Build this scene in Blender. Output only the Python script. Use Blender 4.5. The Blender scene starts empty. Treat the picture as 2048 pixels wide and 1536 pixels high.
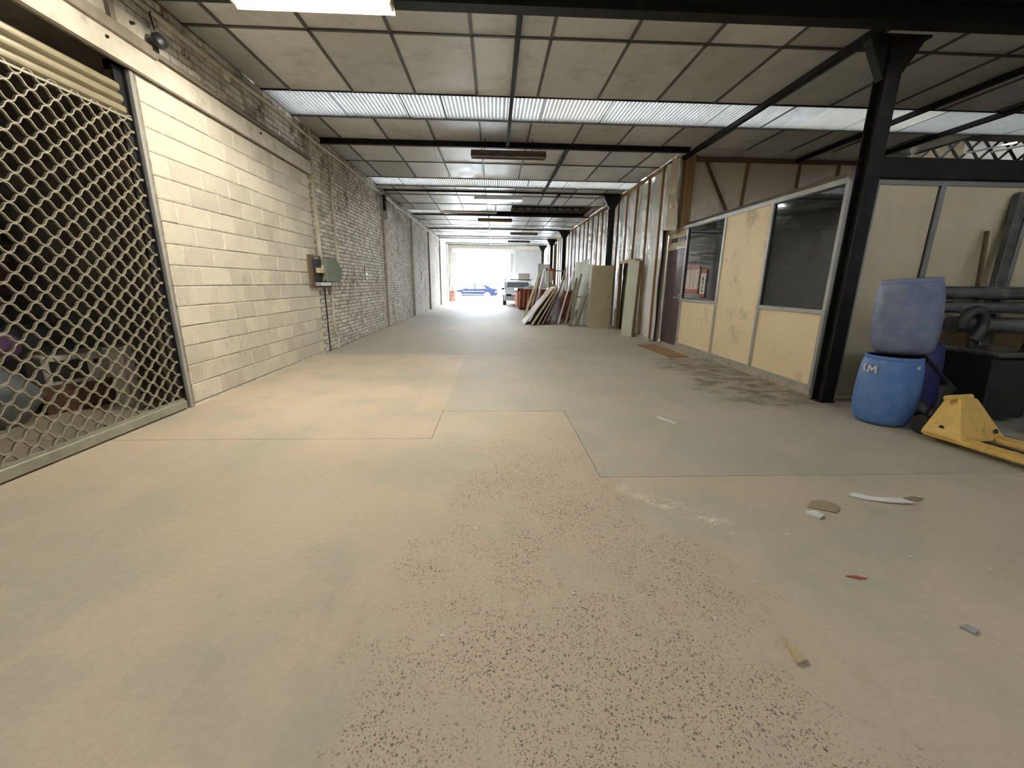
import bpy, bmesh, math, random
from mathutils import Vector, Matrix, noise
random.seed(7)
R = math.radians
scene = bpy.context.scene
col = scene.collection

# ------------------------------------------------------------------ camera
CAM_H = 1.32
PITCH, YAW, ROLL, FPX = 0.242475929, 0.0455400892, 0.0112, 815.0
fw = Vector((math.sin(YAW)*math.cos(PITCH), math.cos(YAW)*math.cos(PITCH), -math.sin(PITCH)))
rt = Vector((math.cos(YAW), -math.sin(YAW), 0)); up = rt.cross(fw)
r2 = math.cos(ROLL)*rt + math.sin(ROLL)*up; u2 = -math.sin(ROLL)*rt + math.cos(ROLL)*up
cd = bpy.data.cameras.new('camera'); cam = bpy.data.objects.new('camera', cd); col.objects.link(cam)
cd.sensor_fit = 'HORIZONTAL'; cd.sensor_width = 36.0; cd.lens = FPX*36.0/2048.0
cd.clip_start = 0.05; cd.clip_end = 400
m4 = Matrix((r2, u2, -fw)).transposed().to_4x4(); m4.translation = Vector((0, 0, CAM_H))
cam.matrix_world = m4
scene.camera = cam

# ------------------------------------------------------------------ world, exposure
SKY = 22.0
LAMP1 = 164.0
LAMP0 = 4.0
LAMP2 = 205.0
wd = bpy.data.worlds.new('overcast_sky'); scene.world = wd; wd.use_nodes = True
bg = wd.node_tree.nodes['Background']; bg.inputs[0].default_value = (0.83, 0.91, 1.0, 1); bg.inputs[1].default_value = SKY
vs = scene.view_settings
vs.view_transform = 'Standard'; vs.look = 'None'; vs.gamma = 1.0; vs.use_curve_mapping = False
vs.exposure = 1.5
scene.cycles.use_denoising = True
scene.cycles.use_adaptive_sampling = True; scene.cycles.adaptive_threshold = 0.09; scene.cycles.adaptive_min_samples = 16
scene.cycles.max_bounces = 6; scene.cycles.diffuse_bounces = 4; scene.cycles.glossy_bounces = 3; scene.cycles.transparent_max_bounces = 8
scene.cycles.sample_clamp_indirect = 8.0

# ------------------------------------------------------------------ materials
class NT:
    """small node-graph helper"""
    def __init__(s, name):
        s.m = bpy.data.materials.new(name); s.m.use_nodes = True
        s.t = s.m.node_tree; s.n = s.t.nodes; s.l = s.t.links
        s.bsdf = s.n['Principled BSDF']; s.out = s.n['Material Output']
        g = s.n.new('ShaderNodeNewGeometry'); s.pos = g.outputs['Position']
    def link(s, a, b): s.l.new(a, b)
    def val(s, sock, v):
        if hasattr(v, 'is_linked') or isinstance(v, bpy.types.NodeSocket): s.l.new(v, sock)
        elif isinstance(v, (tuple, list)) and sock.type == 'RGBA': sock.default_value = (*v[:3], 1)
        else: sock.default_value = v
    def noise(s, scale, detail=4, rough=.55, vec=None, dist=0.0, mapscale=None, loc=None):
        x = s.n.new('ShaderNodeTexNoise'); x.inputs['Scale'].default_value = scale
        x.inputs['Detail'].default_value = detail; x.inputs['Roughness'].default_value = rough
        x.inputs['Distortion'].default_value = dist
        v = vec or s.pos
        if mapscale or loc:
            mp = s.n.new('ShaderNodeMapping'); s.link(v, mp.inputs[0])
            if mapscale: mp.inputs['Scale'].default_value = mapscale
            if loc: mp.inputs['Location'].default_value = loc
            v = mp.outputs[0]
        s.link(v, x.inputs['Vector']); return x.outputs[0]
    def voro(s, scale, feature='F1', rnd=1.0, vec=None, out=0, mapscale=None):
        x = s.n.new('ShaderNodeTexVoronoi'); x.feature = feature; x.inputs['Scale'].default_value = scale
        x.inputs['Randomness'].default_value = rnd
        v = vec or s.pos
        if mapscale:
            mp = s.n.new('ShaderNodeMapping'); s.link(v, mp.inputs[0]); mp.inputs['Scale'].default_value = mapscale; v = mp.outputs[0]
        s.link(v, x.inputs['Vector']); return x.outputs[out]
    def ramp(s, fac, a, b, ca=(0, 0, 0), cb=(1, 1, 1)):
        x = s.n.new('ShaderNodeValToRGB'); e = x.color_ramp.elements
        e[0].position = a; e[1].position = b; e[0].color = (*ca, 1); e[1].color = (*cb, 1)
        s.link(fac, x.inputs[0]); return x.outputs[0]
    def mix(s, fac, a, b, mode='MIX'):
        x = s.n.new('ShaderNodeMix'); x.data_type = 'RGBA'; x.blend_type = mode
        s.val(x.inputs[0], fac); s.val(x.inputs[6], a); s.val(x.inputs[7], b); return x.outputs[2]
    def math(s, op, a, b=0.0, c=0.0, clamp=False):
        x = s.n.new('ShaderNodeMath'); x.operation = op; x.use_clamp = clamp
        s.val(x.inputs[0], a); s.val(x.inputs[1], b); s.val(x.inputs[2], c); return x.outputs[0]
    def sep(s):
        x = s.n.new('ShaderNodeSeparateXYZ'); s.link(s.pos, x.inputs[0]); return x.outputs
    def maprange(s, v, a, b, c=0.0, d=1.0):
        x = s.n.new('ShaderNodeMapRange'); x.interpolation_type = 'SMOOTHSTEP'
        s.val(x.inputs[0], v); x.inputs[1].default_value = a; x.inputs[2].default_value = b
        x.inputs[3].default_value = c; x.inputs[4].default_value = d; return x.outputs[0]
    def rnd(s):
        x = s.n.new('ShaderNodeObjectInfo'); return x.outputs['Random']
    def bump(s, h, strength=.3, dist=.01):
        x = s.n.new('ShaderNodeBump'); x.inputs['Strength'].default_value = strength; x.inputs['Distance'].default_value = dist
        s.link(h, x.inputs['Height']); s.link(x.outputs[0], s.bsdf.inputs['Normal'])
    def set(s, color=None, rough=None, metal=None, spec=None, alpha=None):
        if color is not None: s.val(s.bsdf.inputs['Base Color'], color)
        if rough is not None: s.val(s.bsdf.inputs['Roughness'], rough)
        if metal is not None: s.bsdf.inputs['Metallic'].default_value = metal
        if spec is not None: s.bsdf.inputs['Specular IOR Level'].default_value = spec
        if alpha is not None: s.val(s.bsdf.inputs['Alpha'], alpha)
        return s

def plain(name, c, rough=.6, metal=0.0, var=.18, scale=6.0, spec=.5, bump=0.0, dirt=None):
    n = NT(name)
    a = n.noise(scale, 5)
    lo = tuple(x*(1-var) for x in c); hi = tuple(min(1, x*(1+var)) for x in c)
    cc = n.ramp(a, .3, .7, lo, hi)
    if dirt:
        d = n.ramp(n.noise(scale*.7, 6, .7, loc=(3.1, 5.2, 1.7)), .56, .72)
        cc = n.mix(n.math('MULTIPLY', d, .7), cc, dirt)
    n.set(cc, rough, metal, spec)
    if bump: n.bump(n.noise(scale*8, 4), bump, .005)
    return n.m

M = {}
# concrete floor: dusty beige, greenish and pinkish areas, exposed aggregate
def floor_mat(name, base_a, base_b, gravel=True, stain=False):
    n = NT(name)
    x, y, z = n.sep()
    big = n.noise(.55, 3, .6); mid = n.noise(2.3, 5, .65); fine = n.noise(38, 2, .6)
    c = n.ramp(big, .35, .65, base_a, base_b)
    c = n.mix(n.math('MULTIPLY', n.ramp(mid, .45, .7), .55), c, (.60, .48, .37))
    c = n.mix(n.math('MULTIPLY', n.ramp(n.noise(1.1, 4, .6, loc=(7, 3, 0)), .48, .62), .62), c, (.415, .405, .325))
    # long scuffs and sweeping marks
    sc = n.noise(1.6, 5, .7, mapscale=(3.2, .55, 1), loc=(2, 9, 0))
    c = n.mix(n.math('MULTIPLY', n.ramp(sc, .58, .72), .3), c, (.34, .295, .225))
    c = n.mix(n.math('MULTIPLY', n.ramp(n.noise(9, 4, .75, loc=(1, 2, 0)), .62, .74), .4), c, (.56, .5, .40))
    c = n.mix(n.math('MULTIPLY', n.ramp(fine, .3, .75), .16), c, (.18, .15, .11))
    bumpv = n.noise(45, 2, .6)
    if gravel:
        # worn strip where the gravel shows: X -.5 .. .95, from Y 3.4 towards the near edge
        wob = n.math('MULTIPLY', n.math('SUBTRACT', n.noise(1.5, 5, .62), .5), 1.5)
        xc = n.math('ADD', n.math('SUBTRACT', x, .34), wob)
        half = n.maprange(y, .7, 3.6, .92, .45)
        d = n.math('SUBTRACT', n.math('ABSOLUTE', xc), half)
        inx = n.maprange(d, .06, -.12)
        yy = n.math('ADD', y, n.math('MULTIPLY', n.math('SUBTRACT', n.noise(1.9, 3, .6, loc=(4, 4, 0)), .5), 1.0))
        iny = n.maprange(yy, 4.2, 2.9)
        mask = n.math('MULTIPLY', inx, iny)
        mask = n.math('MULTIPLY', mask, n.ramp(n.noise(2.1, 5, .68, loc=(9, 1, 0)), .36, .54))
        c = n.mix(n.math('MULTIPLY', mask, .7), c, (.54, .425, .32))
        warp = n.n.new('ShaderNodeMixRGB'); warp.blend_type = 'ADD'; warp.inputs[0].default_value = .02
        nz = n.n.new('ShaderNodeTexNoise'); nz.inputs['Scale'].default_value = 55; n.link(n.pos, nz.inputs['Vector'])
        n.link(n.pos, warp.inputs[1]); n.link(nz.outputs['Color'], warp.inputs[2])
        for sc_, k0, sz in ((62, .40, .15), (105, .30, .17), (150, .45, .2)):
            vc = n.n.new('ShaderNodeTexVoronoi'); vc.inputs['Scale'].default_value = sc_; n.link(warp.outputs[0], vc.inputs['Vector'])
            pick = n.n.new('ShaderNodeSeparateColor'); n.link(vc.outputs['Color'], pick.inputs[0])
            keep = n.ramp(pick.outputs[0], k0, k0+.1)
            size = n.math('ADD', sz, n.math('MULTIPLY', pick.outputs[1], .2))
            dot = n.maprange(n.math('SUBTRACT', vc.outputs['Distance'], size), .08, -.10)
            peb = n.math('MULTIPLY', n.math('MULTIPLY', dot, keep), mask)
            pc = n.mix(pick.outputs[2], (.075, .07, .058), (.22, .19, .145))
            c = n.mix(n.math('MULTIPLY', peb, .95), c, pc)
        sx = n.math('SUBTRACT', n.math('ADD', x, n.math('MULTIPLY', y, 1.0)), 3.3); al = n.math('SUBTRACT', x, y)
        du = n.math('MULTIPLY', n.maprange(n.math('ABSOLUTE', sx), .16, .0), n.maprange(n.math('ABSOLUTE', n.math('ADD', al, 1.1)), .75, .3))
        du = n.math('MULTIPLY', du, n.ramp(n.noise(11, 6, .75), .48, .6))
        c = n.mix(n.math('MULTIPLY', du, .8), c, (.78, .68, .52))
    if stain:
        # dark damp stain in front of the office partition
        w2 = n.math('MULTIPLY', n.math('SUBTRACT', n.noise(1.6, 6, .7, loc=(0, 6, 0)), .5), 1.6)
        xs = n.math('ADD', x, w2)
        st = n.math('MULTIPLY', n.maprange(xs, 2.55, 3.1), n.maprange(n.math('ABSOLUTE', n.math('SUBTRACT', y, 5.8)), 1.75, 1.3))
        st = n.math('MULTIPLY', st, n.ramp(n.noise(3.5, 6, .75, mapscale=(1, 1.6, 1)), .4, .62))
        c = n.mix(n.math('MULTIPLY', st, .9), c, (.15, .115, .085))
    n.set(c, n.ramp(mid, .3, .8, (.62,)*3, (.85,)*3), spec=.3)
    n.bump(bumpv, .25, .006)
    return n.m
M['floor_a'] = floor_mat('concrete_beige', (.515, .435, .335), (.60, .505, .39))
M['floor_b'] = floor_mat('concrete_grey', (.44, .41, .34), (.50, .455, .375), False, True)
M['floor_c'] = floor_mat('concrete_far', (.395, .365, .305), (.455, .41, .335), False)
M['joint'] = plain('joint_sand', (.23, .185, .13), .95, var=.3, scale=20)
M['joint_white'] = plain('joint_white', (.50, .46, .385), .9, var=.2, scale=20)

def wall_paint(name, paint, brick, wear_lo, wear_hi, grime=.5, cell=False):
    n = NT(name)
    x, y, z = n.sep()
    r = n.rnd()
    pa = n.mix(n.ramp(n.noise(3, 5, .6), .35, .65), tuple(c*.86 for c in paint), paint)
    tint = n.ramp(r, 0, 1, (.86, .85, .84), (1.06, 1.05, 1.02))
    pa = n.mix(1.0, pa, tint, 'MULTIPLY')
    sn = n.n.new('ShaderNodeVectorMath'); sn.operation = 'SNAP'; n.link(n.pos, sn.inputs[0]); sn.inputs[1].default_value = (5.0, .114, .0757)
    wn = n.n.new('ShaderNodeTexWhiteNoise'); n.link(sn.outputs[0], wn.inputs[0])
    if cell: pa = n.mix(1.0, pa, n.ramp(wn.outputs[0], 0, 1, (.62, .60, .57), (1.08, 1.07, 1.05)), 'MULTIPLY')
    w = n.noise(1.1, 6, .68, loc=(5, 4.3, 2)); w2 = n.noise(14, 5, .7)
    ww = n.math('ADD', n.math('MULTIPLY', w, .66), n.math('MULTIPLY', w2, .34))
    if cell: ww = n.math('ADD', ww, n.math('MULTIPLY', n.math('SUBTRACT', wn.outputs[0], .5), .14))
    mask = n.ramp(ww, wear_lo, wear_hi)
    bc = n.mix(n.ramp(n.noise(5, 4, .6, loc=(2, 2, 2)), .35, .65), brick, tuple(c*.5 for c in brick))
    c = n.mix(mask, pa, bc)
    # black mould below the roof, patchy
    g = n.math('MULTIPLY', n.math('MULTIPLY', n.maprange(z, 2.7, 3.7), n.maprange(y, 4.9, 6.6)), n.ramp(n.noise(1.5, 8, .8, loc=(0, 3.4, 1)), .54, .64))
    c = n.mix(n.math('MULTIPLY', g, grime), c, (.055, .05, .04))
    g2 = n.ramp(n.noise(26, 4, .7), .6, .72)
    c = n.mix(n.math('MULTIPLY', g2, .35), c, (.2, .17, .13))
    n.set(c, .88, spec=.2)
    n.bump(n.noise(30, 4, .7), .6, .008)
    return n.m
M['block'] = wall_paint('whitewashed_block', (.74, .69, .59), (.45, .41, .34), .60, .70, .8)
M['brick'] = wall_paint('whitewashed_brick', (.90, .875, .825), (.32, .205, .145), .55, .65, .8, True)
M['brick_far'] = wall_paint('white_brick_far', (.66, .67, .68), (.50, .47, .45), .62, .72, .0)
M['mortar'] = plain('mortar', (.27, .235, .19), .95, var=.35, scale=14)
M['mortar_white'] = plain('mortar_white', (.76, .71, .61), .95, var=.2, scale=14)
M['lintel'] = plain('whitewashed_lintel', (.64, .59, .50), .85, var=.15, scale=5, dirt=(.3, .25, .19))
M['tile'] = None
def tile_mat():
    n = NT('ceiling_panel')
    r = n.rnd()
    c = n.ramp(r, 0, 1, (.44, .435, .42), (.70, .70, .695))
    c = n.mix(n.math('MULTIPLY', n.ramp(n.noise(2.2, 6, .7), .5, .7), .45), c, (.2, .185, .16))
    c = n.mix(n.math('MULTIPLY', n.ramp(n.noise(1.3, 5, .6, loc=(4, 0, 0), mapscale=(1, 4, 1)), .55, .7), .3), c, (.55, .55, .55))
    n.set(c, n.ramp(n.noise(3, 4), .3, .7, (.30,)*3, (.46,)*3), spec=1.0)
    n.bump(n.noise(1.6, 3), .12, .05)
    return n.m
M['tile'] = tile_mat()
M['grid'] = plain('grid_bar_grey', (.085, .082, .078), .5, var=.3, scale=3)
M['black_steel'] = plain('black_steel', (.010, .0095, .009), .6, var=.4, scale=8, dirt=(.03, .026, .02), spec=.25)
M['roof'] = plain('roof_underside', (.16, .13, .10), .9, var=.3, scale=3)
def sheet_mat(name, col_, trans, vd=.62):
    n = NT(name)
    lw = n.n.new('ShaderNodeBsdfTranslucent'); df = n.n.new('ShaderNodeBsdfDiffuse')
    x, y, z = n.sep()
    r = n.rnd()
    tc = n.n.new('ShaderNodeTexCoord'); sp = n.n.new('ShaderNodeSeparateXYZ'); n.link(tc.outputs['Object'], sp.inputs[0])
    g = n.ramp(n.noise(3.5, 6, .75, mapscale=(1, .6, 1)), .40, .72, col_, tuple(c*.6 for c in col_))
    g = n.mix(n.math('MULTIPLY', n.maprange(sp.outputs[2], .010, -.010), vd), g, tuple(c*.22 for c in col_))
    g = n.mix(n.math('MULTIPLY', n.ramp(r, .55, .95), .45), g, tuple(c*w for c, w in zip(col_, (.55, .5, .42))))
    for s in (lw, df): n.link(g, s.inputs[0])
    m1 = n.n.new('ShaderNodeMixShader'); m1.inputs[0].default_value = .25
    n.link(lw.outputs[0], m1.inputs[1]); n.link(df.outputs[0], m1.inputs[2])
    n.link(m1.outputs[0], n.out.inputs[0])
    return n.m
M['sheet'] = sheet_mat('corrugated_translucent', (.047, .0455, .041), .0)
M['sheet_fill'] = sheet_mat('corrugated_fill', (.26, .26, .25), .0)  # unseen strip behind the camera, made more translucent to light the right side
M['sheet_dirty'] = sheet_mat('corrugated_grimy', (.066, .065, .058), .0, .95)
def film_mat(name='plastic_film', colr=(.88, .865, .84), al=.92):
    n = NT(name)
    w = n.noise(5, 5, .6, mapscale=(1, 1, .45), dist=1.2)
    n.set(colr, n.ramp(w, .3, .7, (.28,)*3, (.46,)*3), spec=.5)
    n.bump(n.noise(7, 4, .55, mapscale=(1, 1, .7), dist=1.2), .7, .06)
    return n.m
M['film'] = film_mat()
M['film_tan'] = film_mat('tan_film', (.95, .85, .70), 1.0)
def wood_mat(name, a, b, rough=.7):
    n = NT(name)
    g = n.noise(18, 6, .7, mapscale=(1, 1, .08)); r = n.rnd()
    c = n.mix(n.ramp(g, .3, .7), a, b)
    c = n.mix(1.0, c, n.ramp(r, 0, 1, (.78, .76, .74), (1.15, 1.12, 1.08)), 'MULTIPLY')
    n.set(c, rough, spec=.3); n.bump(g, .15, .003); return n.m
M['stud'] = wood_mat('pine_stud', (.36, .235, .115), (.26, .16, .07))
M['ply'] = wood_mat('tan_board', (.46, .38, .26), (.36, .29, .19))
M['pine'] = wood_mat('pale_pine', (.62, .50, .34), (.5, .38, .24))
M['grey_wood'] = wood_mat('grey_board', (.33, .30, .25), (.24, .21, .17))
M['brown_wood'] = wood_mat('brown_board', (.22, .15, .09), (.14, .09, .055))
M['white_board'] = plain('white_board', (.72, .72, .70), .6, var=.1, dirt=(.45, .42, .36))
M['alu'] = plain('aluminium', (.46, .46, .44), .45, .3, var=.1, scale=5)
M['alu_dark'] = plain('aluminium_grey', (.25, .25, .25), .5, .3, var=.1, scale=5)
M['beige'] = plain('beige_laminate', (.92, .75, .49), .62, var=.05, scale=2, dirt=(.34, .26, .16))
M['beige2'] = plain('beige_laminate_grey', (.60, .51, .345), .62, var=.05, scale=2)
M['door_maroon'] = plain('maroon_door', (.10, .065, .07), .32, var=.12, scale=3)
M['plinth'] = plain('plinth_concrete', (.46, .41, .33), .9, var=.2, scale=9, dirt=(.25, .2, .15))
M['doormat'] = plain('coir_mat', (.33, .185, .085), .95, var=.3, scale=40, bump=.6)
M['beige_door'] = plain('old_beige_door', (.45, .375, .235), .6, var=.08, scale=3, dirt=(.33, .26, .15))
M['green_board'] = plain('pale_green_board', (.58, .585, .45), .5, var=.05, scale=3)
M['white_paint'] = plain('white_metal', (.70, .69, .66), .4, var=.05)
M['brass_lamp'] = plain('yellowed_reflector', (.62, .47, .2), .4, var=.1)
M['brown_lamp'] = plain('rusty_fixture', (.115, .085, .065), .6, var=.3)
M['green_box'] = plain('green_metal_box', (.215, .25, .20), .85, var=.1, spec=.08)
M['grey_box'] = plain('grey_plastic', (.36, .37, .39), .45, var=.1)
M['dark'] = plain('dark_plastic', (.022, .022, .024), .42, var=.3)
M['black_pipe'] = plain('black_pipe', (.08, .08, .082), .22, var=.4, dirt=(.2, .2, .2), spec=.7)
M['pipe_white'] = plain('cream_conduit', (.56, .51, .40), .55, var=.12, scale=8, dirt=(.3, .26, .2))
M['mesh_rod'] = plain('beige_galvanised', (.36, .33, .25), .5, .1, var=.12, scale=10)
M['slat'] = plain('shutter_slat', (.32, .28, .19), .38, .15, var=.1, scale=6, dirt=(.35, .29, .18))
M['rail'] = plain('shutter_rail', (.36, .355, .28), .5, .2, var=.12, scale=8, dirt=(.2, .17, .12))
M['yellow'] = plain('yellow_paint', (.80, .52, .14), .5, var=.1, scale=12, dirt=(.30, .19, .05))
def drum_mat(name, c, dust):
    n = NT(name)
    d = n.noise(5, 6, .7); x, y, z = n.sep()
    cc = n.mix(n.ramp(d, .38, .7), c, dust)
    cc = n.mix(n.math('MULTIPLY', n.ramp(n.noise(22, 5, .7), .58, .72), .5), cc, tuple(min(1, v*1.5) for v in dust))
    n.set(cc, .55, spec=.35); n.bump(n.noise(9, 4), .2, .01); return n.m
M['drum'] = drum_mat('blue_drum', (.075, .18, .47), (.15, .27, .50))
M['drum_dusty'] = drum_mat('dusty_blue_drum', (.13, .17, .30), (.25, .275, .35))
M['drum_dark'] = drum_mat('dark_blue_drum', (.02, .025, .12), (.05, .05, .15))
M['white_mark'] = plain('white_mark', (.6, .6, .56), .7, var=.15)
M['red'] = plain('red_print', (.42, .10, .065), .6, var=.1)
M['paper'] = plain('paper', (.66, .62, .56), .8, var=.05)
M['black_ink'] = plain('black_ink', (.03, .03, .03), .8, var=.1)
M['navy'] = plain('navy_car_paint', (.006, .0075, .015), .5, var=.05, spec=.01)
M['silver'] = plain('silver_van_paint', (.52, .55, .60), .3, .1, var=.05)
M['rubber'] = plain('tyre', (.03, .03, .03), .8)
M['chrome'] = plain('alloy_wheel', (.6, .62, .65), .3, .6, var=.05)
M['car_glass'] = plain('car_glass', (.05, .06, .065), .08, var=.1, spec=.8)
M['skip_rib'] = plain('orange_rib', (.80, .38, .24), .6, var=.1)
M['skip'] = plain('orange_skip', (.36, .09, .04), .6, var=.15, scale=5, dirt=(.24, .085, .04))
M['asphalt'] = plain('pale_asphalt', (.40, .41, .42), .9, var=.1, scale=4)
M['hedge'] = plain('hedge_leaf', (.16, .20, .08), .8, var=.4, scale=9)
M['house'] = plain('pale_render', (.70, .67, .60), .9, var=.08)
M['inner_wall'] = plain('office_wall', (.62, .63, .68), .8, var=.08)
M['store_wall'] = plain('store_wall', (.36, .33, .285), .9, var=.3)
M['brown_box'] = plain('brown_cardboard', (.17, .085, .05), .8, var=.2)
M['white_appl'] = plain('white_appliance', (.66, .64, .57), .45, var=.06)
M['purple'] = plain('purple_cloth', (.14, .07, .17), .9, var=.3)
M['sack'] = plain('grey_sack', (.19, .22, .23), .6, var=.25)
M['black_sack'] = plain('black_sack', (.022, .022, .025), .3, var=.3)
M['red_paint'] = plain('faded_red_base', (.40, .20, .17), .8, var=.2, dirt=(.55, .5, .48))
def glass_mat(name, refl=.16, tint=(.93, .95, .97)):
    n = NT(name)
    tr = n.n.new('ShaderNodeBsdfTransparent'); tr.inputs[0].default_value = (*tint, 1)
    gl = n.n.new('ShaderNodeBsdfGlossy'); gl.inputs['Roughness'].default_value = .04
    fr = n.n.new('ShaderNodeFresnel'); fr.inputs[0].default_value = 1.5
    f = n.math('ADD', n.math('MULTIPLY', fr.outputs[0], .8), refl*.25)
    mx = n.n.new('ShaderNodeMixShader'); n.link(f, mx.inputs[0]); n.link(tr.outputs[0], mx.inputs[1]); n.link(gl.outputs[0], mx.inputs[2])
    n.link(mx.outputs[0], n.out.inputs[0]); return n.m
M['glass'] = glass_mat('window_glass')
def emit(name, c, s):
    n = NT(name); e = n.n.new('ShaderNodeEmission'); e.inputs[0].default_value = (*c, 1); e.inputs[1].default_value = s
    n.link(e.outputs[0], n.out.inputs[0]); return n.m
M['tube_warm'] = emit('fluorescent_tube_warm', (1.0, .925, .775), LAMP1)
M['tube_back'] = emit('fluorescent_tube_back', (1.0, .90, .68), LAMP0)
M['tube_cool'] = emit('fluorescent_tube_cool', (.93, 1.0, .97), LAMP2)

# ------------------------------------------------------------------ geometry helpers
ORG = {}
class MB:
    def __init__(s): s.v = []; s.f = []
    def add(s, vs_, fs):
        o = len(s.v); s.v += [tuple(v) for v in vs_]; s.f += [tuple(i+o for i in f) for f in fs]; return s
    def box(s, x0, x1, y0, y1, z0, z1):
        return s.add([(x0,y0,z0),(x1,y0,z0),(x1,y1,z0),(x0,y1,z0),(x0,y0,z1),(x1,y0,z1),(x1,y1,z1),(x0,y1,z1)],
                     [(0,3,2,1),(4,5,6,7),(0,1,5,4),(1,2,6,5),(2,3,7,6),(3,0,4,7)])
    def bar(s, a, b, w, t, side=(0, 0, 1)):
        """rectangular bar from a to b; w across 'side'-ish direction, t the other way"""
        a = Vector(a); b = Vector(b); d = (b-a).normalized(); sd = Vector(side)
        sd = (sd - d*sd.dot(d))
        if sd.length < 1e-4: sd = d.orthogonal()
        sd.normalize(); n = d.cross(sd)
        p = []
        for q in (a, b):
            for i, j in ((-1,-1),(1,-1),(1,1),(-1,1)): p.append(q + sd*(w/2*i) + n*(t/2*j))
        return s.add(p, [(3,2,1,0),(4,5,6,7),(0,1,5,4),(1,2,6,5),(2,3,7,6),(3,0,4,7)])
    def tube(s, pts, r, n=10, caps=True):
        pts = [Vector(p) for p in pts]; rings = []; prev = None
        for i, p in enumerate(pts):
            d = (pts[min(i+1, len(pts)-1)] - pts[max(i-1, 0)]).normalized()
            if prev is None: a = d.orthogonal().normalized()
            else: a = (prev - d*prev.dot(d)).normalized()
            prev = a; b = d.cross(a); rr = r[i] if isinstance(r, (list, tuple)) else r
            rings.append([p + a*(rr*math.cos(2*math.pi*k/n)) + b*(rr*math.sin(2*math.pi*k/n)) for k in range(n)])
        vs_ = [v for rg in rings for v in rg]; fs = []
        for i in range(len(rings)-1):
            for k in range(n): fs.append((i*n+k, i*n+(k+1) % n, (i+1)*n+(k+1) % n, (i+1)*n+k))
        if caps: fs += [tuple(range(n))[::-1], tuple(range((len(rings)-1)*n, len(rings)*n))]
        return s.add(vs_, fs)
    def lathe(s, prof, c, n=28, axis=None):
        """prof: (radius, height) list; axis: tilted up-vector"""
        ax = Vector(axis or (0, 0, 1)).normalized(); a = ax.orthogonal().normalized()
        a = Vector((1, 0, 0)) - ax*ax.x; a.normalize(); b = ax.cross(a); c = Vector(c)
        vs_ = []; fs = []
        for r, h in prof:
            for k in range(n):
                t = 2*math.pi*k/n; vs_.append(c + ax*h + a*(r*math.cos(t)) + b*(r*math.sin(t)))
        for i in range(len(prof)-1):
            for k in range(n): fs.append((i*n+k, i*n+(k+1) % n, (i+1)*n+(k+1) % n, (i+1)*n+k))
        fs += [tuple(range(n))[::-1], tuple(range((len(prof)-1)*n, len(prof)*n))]
        return s.add(vs_, fs)
    def prism(s, poly, fn, a, b):
        """extrude polygon poly [(u,v)] ; fn(u,v,w)->xyz ; w from a to b"""
        n = len(poly); vs_ = [fn(u, v, a) for u, v in poly] + [fn(u, v, b) for u, v in poly]
        fs = [tuple(range(n))[::-1], tuple(range(n, 2*n))] + [(i, (i+1) % n, n+(i+1) % n, n+i) for i in range(n)]
        return s.add(vs_, fs)
    def rot(s, c, ang, axis=(0, 0, 1), start=0):
        m = Matrix.Rotation(ang, 3, Vector(axis)); c = Vector(c)
        for i in range(start, len(s.v)): s.v[i] = tuple(m @ (Vector(s.v[i])-c) + c)
        return s
    def mesh(s, name, mat, off=(0, 0, 0), smooth=False, bevel=0, fix=True):
        me = bpy.data.meshes.new(name); o = Vector(off)
        me.from_pydata([tuple(Vector(v)-o) for v in s.v], [], s.f); me.materials.append(mat)
        if fix or bevel:
            bm = bmesh.new(); bm.from_mesh(me)
            if bevel: bmesh.ops.bevel(bm, geom=list(bm.edges), offset=bevel, segments=1, affect='EDGES', clamp_overlap=True)
            bmesh.ops.recalc_face_normals(bm, faces=bm.faces); bm.to_mesh(me); bm.free()
        if smooth:
            me.polygons.foreach_set('use_smooth', [True]*len(me.polygons))
            try: me.set_sharp_from_angle(angle=R(38))
            except Exception: pass
        me.update(); return me
    def build(s, name, mat, parent=None, smooth=False, bevel=0, loc=None, fix=True):
        mat = M[mat] if isinstance(mat, str) else mat
        if parent is not None: off = ORG[parent.name]
        elif loc is not None: off = Vector(loc)
        else:
            xs, ys, zs = zip(*s.v); off = Vector(((min(xs)+max(xs))/2, (min(ys)+max(ys))/2, min(zs)))
        o = bpy.data.objects.new(name, s.mesh(name, mat, off, smooth, bevel, fix)); col.objects.link(o)
        if parent is not None: o.parent = parent
        else: o.location = off
        ORG[o.name] = Vector(off); return o
def inst(name, me, loc, parent, rot=None, sc=None):
    o = bpy.data.objects.new(name, me); col.objects.link(o); o.parent = parent; o.location = Vector(loc) - ORG[parent.name]
    if rot: o.rotation_euler = rot
    if sc: o.scale = sc
    return o
def tag(o, label, cat, group=None):
    o['label'] = label; o['category'] = cat
    if group: o['group'] = group
    return o
def thing(name, label, cat, loc=(0, 0, 0), group=None):
    o = bpy.data.objects.new(name, None); col.objects.link(o); o.location = loc; o.empty_display_size = .1
    ORG[o.name] = Vector(loc); return tag(o, label, cat, group)
def struct(o, label=None):
    o['kind'] = 'structure'
    if label: o['label'] = label
    return o
def B(*a): return MB().box(*a)

XL, XR, ZC, YF = -3.2, 3.95, 3.87, 30.1       # left wall face, partition face, ceiling, far wall

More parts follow.
